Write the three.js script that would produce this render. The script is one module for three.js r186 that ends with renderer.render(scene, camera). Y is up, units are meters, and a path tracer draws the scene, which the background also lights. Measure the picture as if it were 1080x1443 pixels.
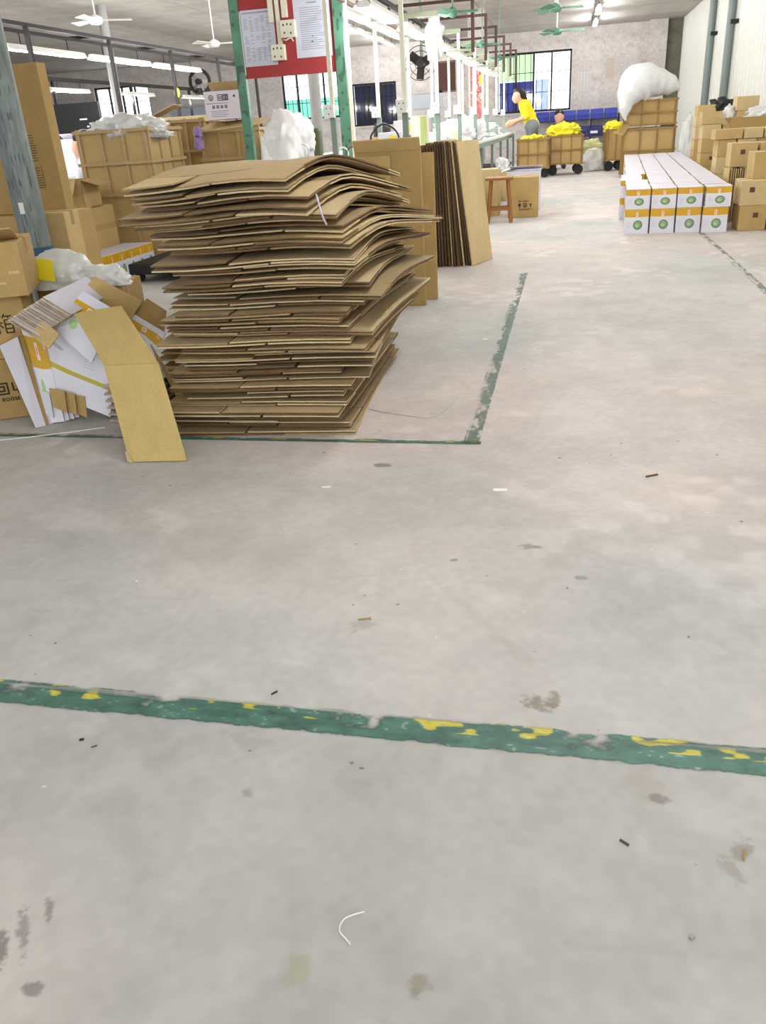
import * as THREE from 'three';
import { RoundedBoxGeometry } from 'three/addons/geometries/RoundedBoxGeometry.js';
import { mergeGeometries, mergeVertices, toCreasedNormals } from 'three/addons/utils/BufferGeometryUtils.js';
import { MarchingCubes } from 'three/addons/objects/MarchingCubes.js';
import { RectAreaLightUniformsLib } from 'three/addons/lights/RectAreaLightUniformsLib.js';

// ---------- camera, sky, exposure ----------
RectAreaLightUniformsLib.init();
const scene = new THREE.Scene();
const camera = new THREE.PerspectiveCamera(64.57, 1080 / 1443, 0.05, 200);
camera.position.set(0, 1.08, 0);
camera.quaternion.setFromRotationMatrix(new THREE.Matrix4().makeBasis(
  new THREE.Vector3(0.97679956, -0.05972608, -0.2056585),
  new THREE.Vector3(-0.03513786, 0.90261036, -0.42902199),
  new THREE.Vector3(0.2112533, 0.42629489, 0.87957076)));
scene.add(camera);
scene.background = new THREE.Color().setRGB(1.5, 1.58, 1.68);      // bright overcast sky
const renderer = new THREE.WebGLRenderer({ antialias: true });
renderer.toneMapping = THREE.LinearToneMapping;
renderer.toneMappingExposure = 2.28;
renderer.shadowMap.enabled = true;
const TUBE = 1.5;                                                   // candela per metre of fluorescent fitting, scene units

// ---------- helpers ----------
let seed = 7;
const rnd = () => { seed = (seed * 1664525 + 1013904223) >>> 0; return seed / 4294967296; };
const rr = (a, b) => a + (b - a) * rnd();
const V = (x, y, z) => new THREE.Vector3(x, y, z);
const taken = {};
function numbered(n) { const k = taken[n] = (taken[n] ?? -1) + 1; return k ? `${n}_${String(k).padStart(3, '0')}` : n; }
function tag(o, label, category, group, kind) {
  o.userData.label = label; if (category) o.userData.category = category;
  if (group) o.userData.group = group; if (kind) o.userData.kind = kind; return o;
}
function thing(name, label, category, p = [0, 0, 0], turn = 0, group, kind) {
  const g = new THREE.Group(); g.name = numbered(name); g.position.set(...p); g.rotation.y = turn; scene.add(g);
  return tag(g, label, category, group, kind);
}
function part(name, geo, mat, parent) { const m = new THREE.Mesh(geo, mat); m.name = name; parent.add(m); return m; }
function single(name, geo, mat, label, category, p = [0, 0, 0], group, kind) {
  const m = new THREE.Mesh(geo, mat); m.name = numbered(name); m.position.set(...p); scene.add(m); return tag(m, label, category, group, kind);
}
function struct(name, geo, mat, label) { const m = new THREE.Mesh(geo, mat); m.name = name; scene.add(m); return tag(m, label, undefined, undefined, 'structure'); }
function uvm(g, s = 1) {                                            // uv in metres, by the way each face points
  const p = g.attributes.position, n = g.attributes.normal, uv = new Float32Array(p.count * 2);
  for (let i = 0; i < p.count; i++) {
    const ax = Math.abs(n.getX(i)), ay = Math.abs(n.getY(i)), az = Math.abs(n.getZ(i)); let u, v;
    if (ay >= ax && ay >= az) { u = p.getX(i); v = -p.getZ(i); } else if (ax >= az) { u = p.getZ(i); v = p.getY(i); } else { u = p.getX(i); v = p.getY(i); }
    uv[2 * i] = u * s; uv[2 * i + 1] = v * s;
  }
  g.setAttribute('uv', new THREE.BufferAttribute(uv, 2)); return g;
}
function bx(x, y, z, w, h, d) { const g = new THREE.BoxGeometry(w, h, d); g.translate(x, y, z); return uvm(g); }           // centre
function bb(x0, x1, y0, y1, z0, z1) { return bx((x0 + x1) / 2, (y0 + y1) / 2, (z0 + z1) / 2, x1 - x0, y1 - y0, z1 - z0); }  // extents
function rb(w, h, d, r = 0.006) { return uvm(new RoundedBoxGeometry(w, h, d, 1, r)); }
function rbase(w, h, d, r = 0.006) { const g = new RoundedBoxGeometry(w, h, d, 1, r); g.translate(0, h / 2, 0); return uvm(g); }
function cyl(r, h, x, y, z, seg = 16, r2 = r) { const g = new THREE.CylinderGeometry(r2, r, h, seg); g.translate(x, y + h / 2, z); return g; }
function bar(a, b, r, seg = 8) { const d = V().subVectors(b, a), g = new THREE.CylinderGeometry(r, r, d.length(), seg); g.applyQuaternion(new THREE.Quaternion().setFromUnitVectors(V(0, 1, 0), d.clone().normalize())); g.translate((a.x + b.x) / 2, (a.y + b.y) / 2, (a.z + b.z) / 2); return g; }
function tube(pts, r, seg = 24, rad = 6) { return new THREE.TubeGeometry(new THREE.CatmullRomCurve3(pts.map((p) => V(...p))), seg, r, rad, false); }
const clean = (g) => { const h = g.index ? g.toNonIndexed() : g.clone(); for (const k of Object.keys(h.attributes)) if (!['position', 'normal', 'uv'].includes(k)) h.deleteAttribute(k); return h; };
const merge = (...gs) => mergeGeometries(gs.flat().map(clean));
function hash(x, y, z = 0) { const s = Math.sin(x * 127.1 + y * 311.7 + z * 74.7) * 43758.5453; return s - Math.floor(s); }
function vn3(x, y, z) {
  const i = Math.floor(x), j = Math.floor(y), k = Math.floor(z), f = (t) => t * t * (3 - 2 * t), u = f(x - i), v = f(y - j), w = f(z - k), l = (a, b, t) => a + (b - a) * t;
  return l(l(l(hash(i, j, k), hash(i + 1, j, k), u), l(hash(i, j + 1, k), hash(i + 1, j + 1, k), u), v), l(l(hash(i, j, k + 1), hash(i + 1, j, k + 1), u), l(hash(i, j + 1, k + 1), hash(i + 1, j + 1, k + 1), u), v), w);
}
function lump(rx, ry, rz, amp, freq, sd, flat = 0.3) {              // crumpled mound or bag, base at y = 0
  let g = new THREE.IcosahedronGeometry(1, 12); g.deleteAttribute('uv'); g.deleteAttribute('normal'); g = mergeVertices(g, 1e-4);
  const p = g.attributes.position, q = V();
  for (let i = 0; i < p.count; i++) {
    q.fromBufferAttribute(p, i);
    const k = 1 + amp * (vn3(q.x * freq + sd, q.y * freq, q.z * freq) - 0.5) * 2 + amp * 0.7 * (Math.abs(vn3(q.x * freq * 2.3 + sd, q.y * freq * 2.3 + 9, q.z * freq * 2.3) - 0.5) * 2 - 0.5);
    q.multiplyScalar(k); if (q.y < -flat) q.y = -flat + (q.y + flat) * 0.05;
    p.setXYZ(i, q.x * rx, (q.y + flat) / (1 + flat) * ry, q.z * rz);
  }
  g.computeBoundingBox(); g.translate(0, -g.boundingBox.min.y, 0); g.computeVertexNormals(); return g;
}
// thick sheet through a list of cross lines [left point, right point]; group 0 = printed face, group 1 = the rest
function sheet(pairs, t, shared) {
  const L = pairs.map((p) => V(...p[0])), R = pairs.map((p) => V(...p[1])), n = [];
  for (let i = 0; i < L.length; i++) {
    const a = Math.max(0, i - 1), b = Math.min(L.length - 1, i + 1);
    n.push(V().crossVectors(V().subVectors(R[i], L[i]), V().subVectors(L[b], L[a])).normalize().multiplyScalar(t));
  }
  const l2 = L.map((p, i) => p.clone().sub(n[i])), r2 = R.map((p, i) => p.clone().sub(n[i]));
  const pos = [], uv = [], len = [0];
  for (let i = 1; i < L.length; i++) len.push(len[i - 1] + L[i].distanceTo(L[i - 1]));
  const T = len[len.length - 1], quad = (a, b, c, d, u) => { pos.push(a, b, c, a, c, d); uv.push(u[0], u[1], u[2], u[0], u[2], u[3]); };
  for (let i = 0; i + 1 < L.length; i++) { const v0 = len[i] / T, v1 = len[i + 1] / T; quad(L[i], R[i], R[i + 1], L[i + 1], [[0, v0], [1, v0], [1, v1], [0, v1]]); }
  const first = pos.length;
  const z4 = [[0, 0], [0.3, 0], [0.3, 0.3], [0, 0.3]], e = L.length - 1;
  for (let i = 0; i < e; i++) { quad(r2[i], l2[i], l2[i + 1], r2[i + 1], z4); quad(R[i], r2[i], r2[i + 1], R[i + 1], [[0, 0], [0.01, 0], [0.01, 0.3], [0, 0.3]]); quad(l2[i], L[i], L[i + 1], l2[i + 1], [[0, 0], [0.01, 0], [0.01, 0.3], [0, 0.3]]); }
  quad(l2[0], r2[0], R[0], L[0], z4); quad(L[e], R[e], r2[e], l2[e], z4);
  const g = new THREE.BufferGeometry();
  g.setAttribute('position', new THREE.BufferAttribute(new Float32Array(pos.flatMap((p) => [p.x, p.y, p.z])), 3));
  g.setAttribute('uv', new THREE.BufferAttribute(new Float32Array(uv.flat()), 2)); g.computeVertexNormals();
  if (!shared) { g.addGroup(0, first, 0); g.addGroup(first, pos.length - first, 1); }
  return g;
}
// ---------- textures ----------
function clamp(x, a = 0, b = 1) { return Math.min(b, Math.max(a, x)); }
function tex(w, h, fn, srgb = true) {                               // fn(u, v) -> [r, g, b] 0..255
  const d = new Uint8Array(w * h * 4);
  for (let j = 0; j < h; j++) for (let i = 0; i < w; i++) { const c = fn(i / w, j / h, i, j), o = 4 * (j * w + i); for (let k = 0; k < 3; k++) d[o + k] = clamp(c[k], 0, 255); d[o + 3] = 255; }
  const t = new THREE.DataTexture(d, w, h); t.magFilter = THREE.LinearFilter; t.minFilter = THREE.LinearMipmapLinearFilter; t.generateMipmaps = true;
  t.wrapS = t.wrapT = THREE.RepeatWrapping; if (srgb) t.colorSpace = THREE.SRGBColorSpace; t.needsUpdate = true; return t;
}
const lattice = new Float32Array(65536); for (let i = 0; i < 65536; i++) lattice[i] = rnd();
function pn(u, v, f, o = 0) {                                       // tiling value noise, f cells over 0..1
  const x = u * f, y = v * f, i = Math.floor(x), j = Math.floor(y); let a = x - i, b = y - j; a = a * a * (3 - 2 * a); b = b * b * (3 - 2 * b);
  const m = (k) => ((k % f) + f) % f, g = (p, q) => lattice[(m(p) * 73 + m(q) * 151 + o * 977 + m(p) * m(q) * 7) & 65535];
  return (g(i, j) * (1 - a) + g(i + 1, j) * a) * (1 - b) + (g(i, j + 1) * (1 - a) + g(i + 1, j + 1) * a) * b;
}
function canvasTex(w, h, draw) { const c = document.createElement('canvas'); c.width = w; c.height = h; draw(c.getContext('2d'), w, h); const t = new THREE.CanvasTexture(c); t.colorSpace = THREE.SRGBColorSpace; t.wrapS = t.wrapT = THREE.RepeatWrapping; t.magFilter = THREE.LinearFilter; return t; }
const step = (a, b, x) => { const t = clamp((x - a) / (b - a)); return t * t * (3 - 2 * t); };

const boardTex = tex(512, 512, (u, v) => {                          // kraft board: faint flutes, fibres and blotches
  const k = 1 + 0.02 * Math.sin(u * Math.PI * 2 * 96) + 0.05 * (pn(u, v, 6) - 0.5) + 0.04 * (pn(u, v, 40, 1) - 0.5) + 0.04 * (pn(u, v, 256, 2) - 0.5);
  return [232 * k, 228 * k, 222 * k];
});
function board(hex, rough = 0.85) { return new THREE.MeshStandardMaterial({ color: hex, roughness: rough, map: boardTex }); }
const M = {
  kraft: board('#cfb37a'), kraftA: board('#c6a96f'), kraftB: board('#d6bc86'), kraftC: board('#bc9f67'), kraftD: board('#dfca9b'), kraftGrey: board('#b9a682'), stackA: board('#cdb58a'), stackB: board('#b39c76'), stackC: board('#dbc79f'), edgePale: board('#e0cda4'), edgeDark: board('#7d6244'),  // edgeDark: brown cut edges, darkened to paint in the shade of the stack gaps
  tan: board('#d6bf7f'), edge: board('#dcc9a0'), tape: new THREE.MeshPhysicalMaterial({ color: '#b99b63', roughness: 0.25, clearcoat: 0.4 }),
  darkBoard: board('#6d5136'), lath: board('#d2ba8e'), lathBrown: board('#a98a58'), lathDark: board('#5c4630'),
  white: new THREE.MeshStandardMaterial({ color: '#d3d1dc', roughness: 0.6 }),
  cream: new THREE.MeshStandardMaterial({ color: '#e6e3cf', roughness: 0.5 }),
  socket: new THREE.MeshStandardMaterial({ color: '#f0f0ec', roughness: 0.4 }),
  olive: new THREE.MeshStandardMaterial({ color: '#9aa386', roughness: 0.55 }),
  greenPaint: new THREE.MeshStandardMaterial({ color: '#6ba68c', roughness: 0.5, map: tex(256, 256, (u, v) => { const k = 0.86 + 0.2 * pn(u, v, 12, 3) - 0.25 * step(0.72, 0.8, pn(u, v, 30, 4)); return [225 * k, 225 * k, 222 * k]; }) }),
  greyGreen: new THREE.MeshStandardMaterial({ color: '#84978d', roughness: 0.6 }),
  brownSteel: new THREE.MeshStandardMaterial({ color: '#50372f', roughness: 0.6 }),
  darkSteel: new THREE.MeshStandardMaterial({ color: '#2b2726', roughness: 0.75 }),
  black: new THREE.MeshStandardMaterial({ color: '#191a1e', roughness: 0.6 }),
  red: new THREE.MeshStandardMaterial({ color: '#a33637', roughness: 0.7 }),
  blue: new THREE.MeshStandardMaterial({ color: '#3c49a8', roughness: 0.45 }),
  blueDark: new THREE.MeshStandardMaterial({ color: '#2b3275', roughness: 0.5 }),
  yellow: new THREE.MeshStandardMaterial({ color: '#e8dc28', roughness: 0.6 }),
  wood: new THREE.MeshStandardMaterial({ color: '#a8713a', roughness: 0.6, map: boardTex }),
  film: new THREE.MeshPhysicalMaterial({ color: '#f1f2f3', roughness: 0.35, transmission: 0.25, thickness: 0, clearcoat: 0.5, clearcoatRoughness: 0.3 }),
  foam: new THREE.MeshStandardMaterial({ color: '#f2f3f4', roughness: 0.8 }),
  bag: new THREE.MeshPhysicalMaterial({ color: '#f2f4f2', roughness: 0.3, transmission: 0.3, thickness: 0, clearcoat: 0.6, clearcoatRoughness: 0.25 }),
  grey: new THREE.MeshStandardMaterial({ color: '#9c9c9a', roughness: 0.6 }),
};
// ---------- the setting ----------
const XR = 2.85, XL = -20, ZB = -26.5, ZF = 4.5, HC = 3.3;
// concrete: pinkish cement dust over grey, trowel swirls, scuffs; the same 8 m tile everywhere, the near slab adds its own stains and pale streaks
const N = 2048, marks = [];                                          // marks: [x, z, rx, rz, turn, [r,g,b], strength, grain]
const SM = (x, z, rx, rz, turn, c, s, f = 60) => marks.push([x, z, rx, rz, Math.cos(turn), Math.sin(turn), c, s, f]);
SM(-0.072, -2.037, 0.035, 0.014, 0, [112, 104, 94], 0.8); SM(0.065, -1.877, 0.02, 0.013, 0, [120, 118, 112], 0.85, 20); SM(-0.623, -2.607, 0.034, 0.02, 0.1, [96, 96, 98], 0.9, 30);
SM(-0.032, -1.354, 0.034, 0.026, 0.3, [122, 108, 92], 0.85, 90); SM(0.005, -1.37, 0.012, 0.03, 0, [122, 108, 92], 0.8, 120); SM(0.169, -1.157, 0.03, 0.05, -0.3, [166, 150, 134], 0.75, 50); SM(0.185, -1.125, 0.02, 0.014, 0, [112, 104, 96], 0.8, 90);
SM(-0.167, -0.719, 0.018, 0.018, 0, [128, 120, 96], 0.75, 80); SM(-0.711, -0.622, 0.016, 0.014, 0.5, [96, 94, 90], 0.8, 60); SM(-0.344, -0.716, 0.022, 0.03, 0, [150, 152, 118], 0.6, 40);
SM(-0.786, -0.708, 0.01, 0.05, -0.6, [84, 80, 76], 0.85, 160); SM(-0.80, -0.67, 0.012, 0.045, -0.5, [84, 80, 76], 0.8, 160); SM(-0.765, -0.745, 0.008, 0.03, -0.6, [96, 92, 86], 0.7, 160);
SM(0.306, -1.028, 0.018, 0.03, 0.4, [132, 122, 108], 0.7, 110); SM(0.283, -0.985, 0.014, 0.03, -0.4, [140, 130, 118], 0.6, 110); SM(-0.58, -1.16, 0.05, 0.03, 0.4, [150, 146, 140], 0.55, 60); SM(-0.54, -1.03, 0.018, 0.01, 0.5, [128, 128, 124], 0.8, 60);
SM(-0.455, -1.6, 0.03, 0.04, 0.2, [158, 148, 138], 0.6, 50); SM(-0.474, -1.758, 0.03, 0.03, 0.2, [220, 217, 212], 0.7, 120); SM(-0.572, -1.426, 0.07, 0.012, 0.1, [218, 216, 212], 0.7, 90); SM(-0.95, -1.40, 0.05, 0.06, 0.4, [216, 212, 206], 0.55, 130); SM(0.34, -1.6, 0.05, 0.02, 0.5, [218, 214, 208], 0.6, 140);
SM(0.03, -3.15, 0.16, 0.36, 0.05, [222, 220, 216], 0.5, 40); SM(0.02, -4.3, 0.16, 0.7, 0, [216, 212, 206], 0.4, 24); SM(-0.15, -1.62, 0.25, 0.02, 0.9, [172, 160, 150], 0.35, 90); SM(0.05, -0.9, 0.3, 0.14, 0.4, [188, 180, 172], 0.35, 14);  // the first two are broad pale streaks down the aisle
SM(-0.09, -1.22, 0.25, 0.06, -0.1, [196, 186, 176], 0.4, 20); SM(-0.8, -1.0, 0.25, 0.05, 0.9, [158, 154, 148], 0.35, 40); SM(-0.66, -0.85, 0.03, 0.2, -0.7, [166, 163, 158], 0.35, 60); SM(-0.9, -1.95, 0.5, 0.16, 0.3, [176, 172, 168], 0.35, 16);
for (let i = 0; i < 150; i++) { const l = rnd() < 0.45; SM(rr(-1.7, 1.6), rr(-4, -0.55), rr(0.002, 0.005), rr(0.002, 0.004), rr(0, 3), l ? [232, 230, 226] : [92, 86, 80], 0.9, 10); }
for (let i = 0; i < 60; i++) SM(rr(-1.8, 1.8), rr(-5, -0.5), rr(0.04, 0.2), rr(0.002, 0.008), rr(-1.4, 1.4), rnd() < 0.5 ? [212, 208, 202] : [158, 152, 144], rr(0.2, 0.5), 120);
function concreteAt(u, v, own) {
  const a = pn(u, v, 5, 11), b = pn(u, v, 13, 12), c = pn(u, v, 37, 13), d = pn(u, v, 110, 14), e = pn(u, v, 420, 15), w = pn(u + 0.05 * b, v * 1 + 0.03 * c, 22, 16);
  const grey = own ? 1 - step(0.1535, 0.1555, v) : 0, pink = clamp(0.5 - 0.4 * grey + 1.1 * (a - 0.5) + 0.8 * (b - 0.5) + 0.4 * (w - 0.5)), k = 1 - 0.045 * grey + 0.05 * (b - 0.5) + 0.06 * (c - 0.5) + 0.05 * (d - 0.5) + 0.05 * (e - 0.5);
  const dust = 0.35 * step(0.62, 0.8, w) * step(0.45, 0.7, d), r = (189 + 12 * pink), g = (190 + 1 * pink), bl = (187 - 1 * pink);
  return [r * k + dust * 22, g * k + dust * 22, bl * k + dust * 24];
}
let baseConcrete;
function makeConcrete(near) {
  const d = baseConcrete ? baseConcrete.slice() : new Uint8Array(N * N * 4);
  if (!baseConcrete) for (let j = 0; j < N; j++) for (let i = 0; i < N; i++) { const c = concreteAt(i / N, j / N, false), o = 4 * (j * N + i); d[o] = c[0]; d[o + 1] = c[1]; d[o + 2] = c[2]; d[o + 3] = 255; }
  baseConcrete ??= d.slice();
  if (near) for (let j = 0; j < N * 0.156; j++) for (let i = 0; i < N; i++) { const c = concreteAt(i / N, j / N, true), o = 4 * (j * N + i); d[o] = c[0]; d[o + 1] = c[1]; d[o + 2] = c[2]; }   // greyer, slightly darker tone this side of the broad line
  if (near) for (const [x, z, rx, rz, co, si, c, s, f] of marks) {
    const R = Math.max(rx, rz) * 1.5, px = (q) => Math.round((q + 4) / 8 * N), pz = (q) => Math.round(-q / 8 * N);
    for (let j = pz(z + R); j <= pz(z - R); j++) for (let i = px(x - R); i <= px(x + R); i++) {
      if (i < 0 || j < 0 || i >= N || j >= N) continue;
      const dx = i / N * 8 - 4 - x, dz = -(j / N * 8) - z, ex = (dx * co + dz * si) / rx, ez = (-dx * si + dz * co) / rz;
      const q = Math.hypot(ex, ez) + 0.8 * (vn3(dx * f + x * 99, dz * f, 3) - 0.5) + 0.5 * (vn3(dx * f * 3, dz * f * 3 + z * 50, 7) - 0.5), m = s * (rx < 0.006 ? 1 : rx > 0.045 || rz > 0.045 ? 0.4 : 0.62) * (1 - step(0.55, 1.1, q)); if (m <= 0) continue;
      const o = 4 * (j * N + i); for (let h = 0; h < 3; h++) d[o + h] = d[o + h] * (1 - m) + c[h] * m;
    }
  }
  const t = new THREE.DataTexture(d, N, N); t.magFilter = THREE.LinearFilter; t.minFilter = THREE.LinearMipmapLinearFilter; t.generateMipmaps = true; t.wrapS = t.wrapT = THREE.RepeatWrapping; t.colorSpace = THREE.SRGBColorSpace; t.needsUpdate = true; return t;
}
const concreteBump = tex(1024, 1024, (u, v) => { const k = 128 + 90 * (pn(u, v, 60, 21) - 0.5) + 80 * (pn(u, v, 300, 22) - 0.5); return [k, k, k]; }, false);
const floorUv = (g) => { const p = g.attributes.position, uv = g.attributes.uv; for (let i = 0; i < p.count; i++) uv.setXY(i, (p.getX(i) + 4) / 8, -p.getZ(i) / 8); return g; };
{
  const fl = new THREE.Group(); fl.name = 'floor'; scene.add(fl); tag(fl, 'worn pale grey concrete workshop floor with dusty stains', undefined, undefined, 'structure');
  const rough = tex(512, 512, (u, v) => { const k = 168 + 60 * (pn(u, v, 9, 31) - 0.5) + 40 * (pn(u, v, 50, 32) - 0.5); return [k, k, k]; }, false);
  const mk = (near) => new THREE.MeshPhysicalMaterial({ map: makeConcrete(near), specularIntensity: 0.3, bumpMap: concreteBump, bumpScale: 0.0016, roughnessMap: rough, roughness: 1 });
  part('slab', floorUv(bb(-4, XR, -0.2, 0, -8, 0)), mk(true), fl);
  part('slab', floorUv(merge(bb(XL, -4, -0.2, 0, ZB, ZF), bb(-4, XR, -0.2, 0, ZB, -8), bb(-4, XR, -0.2, 0, 0, ZF + 4))), mk(false), fl);
}
// painted lines: ragged green ribbons worn through, with older yellow paint showing
function floorLine(label, x0, x1, z0, z1, wear, yellow, sd, thin = 1) {
  const along = Math.abs(x1 - x0) > Math.abs(z1 - z0), L = along ? x1 - x0 : Math.abs(z1 - z0), W = along ? Math.abs(z1 - z0) : x1 - x0, tw = 1024, th = 64;
  const raw = (u, v) => { const s = L * 9; return { a: vn3(u * s + sd, v * 2.2, 1), b: vn3(u * s * 4, v * 5 + sd, 2), c: vn3(u * s * 14, v * 12, 3 + sd) }; };
  const col = tex(tw, th, (u, v) => {
    const n = raw(u, v), k = 1 + 0.3 * (n.b - 0.5) + 0.15 * (n.c - 0.5); let c = [72 * k, 112 * k, 100 * k];
    const y = yellow * step(0.55, 0.62, n.a) * step(0.5, 0.62, n.b) * step(0.4, 0.6, v); if (y > 0.3) c = [184 * k, 174 * k, 66 * k];
    if (n.c > 0.86 && n.b > 0.6) c = [150, 160, 152]; return c;
  });
  const al = tex(tw, th, (u, v) => {
    const n = raw(u, v), e = Math.min(v, 1 - v) * 2, low = step(0.0, 0.2, e + 0.16 * (n.b - 0.5) + 0.12 * (n.c - 0.5)), w = step(wear - 0.14, wear + 0.14, 0.55 * n.a + 0.33 * n.b + 0.12 * n.c + 0.3 * (0.5 - v));
    const st = vn3(u * L * 3 + sd, v * 11, 8), k = 255 * low * w * thin * (1 - 0.7 * step(0.6, 0.9, v) * step(0.35, 0.6, st)); return [k, k, k];
  }, false);
  const g = new THREE.PlaneGeometry(L, W, Math.ceil(L * 12), 1); g.rotateX(-Math.PI / 2); if (!along) g.rotateY(Math.PI / 2);
  g.translate((x0 + x1) / 2, 0.0012, (z0 + z1) / 2);
  const m = new THREE.MeshStandardMaterial({ map: col, alphaMap: al, transparent: true, roughness: 0.55 });
  single('painted_line', g, m, label, 'floor marking', [0, 0, 0], 'painted floor lines', 'structure');
}
floorLine('broad dark green painted line with yellow patches across the floor', -2.6, XR - 0.05, -1.283, -1.203, 0.2, 1, 3);
floorLine('thin green painted line along the front of the carton stack', -3.6, -0.29, -2.872, -2.828, 0.36, 0.5, 17, 0.85);
floorLine('faded green painted line running along the aisle beside the stack', -0.36, -0.295, -6.6, -2.83, 0.44, 0, 29, 0.6);
floorLine('faded green painted line beside the rows of white cartons', 1.215, 1.275, -12, -3.5, 0.5, 0, 41, 0.5);
// ceiling panels
{
  const c = new THREE.Group(); c.name = 'ceiling'; scene.add(c); tag(c, 'dull off-white ceiling of large flat panels', undefined, undefined, 'structure');
  const pm = ['#d6cfc7', '#d0c9c1', '#dad4cc'].map((h, i) => new THREE.MeshStandardMaterial({ color: h, roughness: 0.75, map: tex(256, 256, (u, v) => { const k = 0.93 + 0.1 * (pn(u, v, 4, 40 + i) - 0.5) + 0.06 * (pn(u, v, 30, 43) - 0.5); return [250 * k, 250 * k, 250 * k]; }) }));
  part('slab', bb(XL - 0.2, XR + 0.2, HC + 0.03, HC + 0.2, ZB - 0.2, ZF + 0.2), M.grey, c);
  let i = 0; const W = 2.44, D = 1.83, nx = Math.ceil((XR - XL) / W), pg = {};
  for (let z = ZB; z < ZF; z += D) for (let k = 0; k < nx; k++) {
    const x1 = XR - k * W, x0 = Math.max(XL, x1 - W), z1 = Math.min(ZF, z + D), key = `${(x1 - x0).toFixed(2)} ${(z1 - z).toFixed(2)}`;
    const g = pg[key] ??= bx(0, 0.015, 0, x1 - x0 - 0.014, 0.03, z1 - z - 0.014), m = part('panel', g, pm[(k * 7 + i++ * 5) % 3], c); m.position.set((x0 + x1) / 2, HC, (z + z1) / 2);
  }
}
const plaster = (hex, sd) => new THREE.MeshStandardMaterial({ color: hex, roughness: 0.9, map: tex(512, 512, (u, v) => { const k = 0.95 + 0.08 * (pn(u, v, 5, sd) - 0.5) + 0.08 * (pn(u, v, 23, sd + 1) - 0.5) - 0.05 * step(0.7, 0.9, pn(u, v, 11, sd + 2)); return [246 * k, 244 * k, 242 * k]; }) });
M.plaster = plaster('#e6e1df', 50);
function wallX(z0, z1, x0, x1, y1, holes) {                          // wall facing z with rectangular openings [x0, x1, y0, y1]
  const xs = [...new Set([x0, x1, ...holes.flatMap((h) => [h[0], h[1]])])].sort((a, b) => a - b), gs = [];
  for (let i = 0; i + 1 < xs.length; i++) {
    const a = xs[i], b = xs[i + 1], h = holes.find((q) => q[0] <= a + 1e-6 && q[1] >= b - 1e-6);
    if (!h) gs.push(bb(a, b, 0, y1, z0, z1)); else { if (h[2] > 0) gs.push(bb(a, b, 0, h[2], z0, z1)); gs.push(bb(a, b, h[3], y1, z0, z1)); }
  }
  return merge(gs);
}
const wins = [[-2.17, -0.07, 1.27, 2.8], [-8.64, -6.88, 1.49, 2.85], [-6.48, -5.12, 1.2, 2.34], [-14.9, -13.02, 1.45, 2.8]];
struct('wall_back', wallX(ZB - 0.24, ZB, XL - 0.2, XR + 0.2, HC + 0.03, wins), M.plaster, 'grubby white plaster end wall with barred windows');
struct('wall_left', bb(XL - 0.2, XL, 0, HC + 0.03, ZB, ZF), M.plaster, 'plain white plaster side wall');
struct('wall_front', wallX(ZF, ZF + 0.24, XL - 0.2, XR + 0.2, HC + 0.03, [[-2.2, 2.2, 0, 3.0], [-9, -4, 1, 2.9]]), M.plaster, 'white plaster wall with a wide loading doorway');
{ // corrugated right wall
  const s = new THREE.Shape(), pts = []; s.moveTo(ZB, 0.09); const P = 0.3;
  for (let z = ZB; z < ZF - 0.01; z += P) pts.push([z + 0.02, 0], [z + 0.2, 0], [z + 0.225, -0.035], [z + 0.275, -0.035], [z + 0.3, 0]);
  s.lineTo(ZB, 0); for (const [z, o] of pts) s.lineTo(Math.min(z, ZF), o); s.lineTo(ZF, 0.09); s.closePath();
  const g = new THREE.ExtrudeGeometry(s, { depth: HC + 0.03, bevelEnabled: false });
  g.applyMatrix4(new THREE.Matrix4().makeBasis(V(0, 0, 1), V(1, 0, 0), V(0, 1, 0))); g.translate(XR, 0, 0); g.computeVertexNormals();
  const m = new THREE.MeshStandardMaterial({ color: '#e2e3dc', roughness: 0.38, side: THREE.DoubleSide });
  struct('wall_right', merge(g, bb(XR + 0.09, XR + 0.2, 0, HC + 0.03, ZB, ZF)), m, 'white corrugated metal sheet side wall');
  const pm = new THREE.MeshStandardMaterial({ color: '#7f8a88', roughness: 0.5, metalness: 0.3 });
  for (const z of [-20.3, -17.9]) { const t = thing('pillar', 'grey steel upright post against the corrugated wall', 'post', [XR - 0.12, 0, z], 0, 'steel posts on the corrugated wall', 'structure'); part('pole', cyl(0.075, HC, 0, 0, 0, 20), pm, t); part('bracket', merge(bx(0.05, 2.45, 0, 0.14, 0.07, 0.2), bx(0.05, 0.9, 0, 0.14, 0.07, 0.2)), M.darkSteel, t); }
  struct('trim_1', bb(1.95, 2.42, 0, HC, ZB, ZB + 0.3), M.plaster, 'square white plaster pier beside the corrugated wall');
  struct('trim_2', bb(2.42, XR - 0.02, 0, HC, ZB, ZB + 0.08), new THREE.MeshStandardMaterial({ color: '#8b8a7a', roughness: 0.9, map: M.plaster.map }), 'grey green strip of wall in the corner');
}
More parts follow.
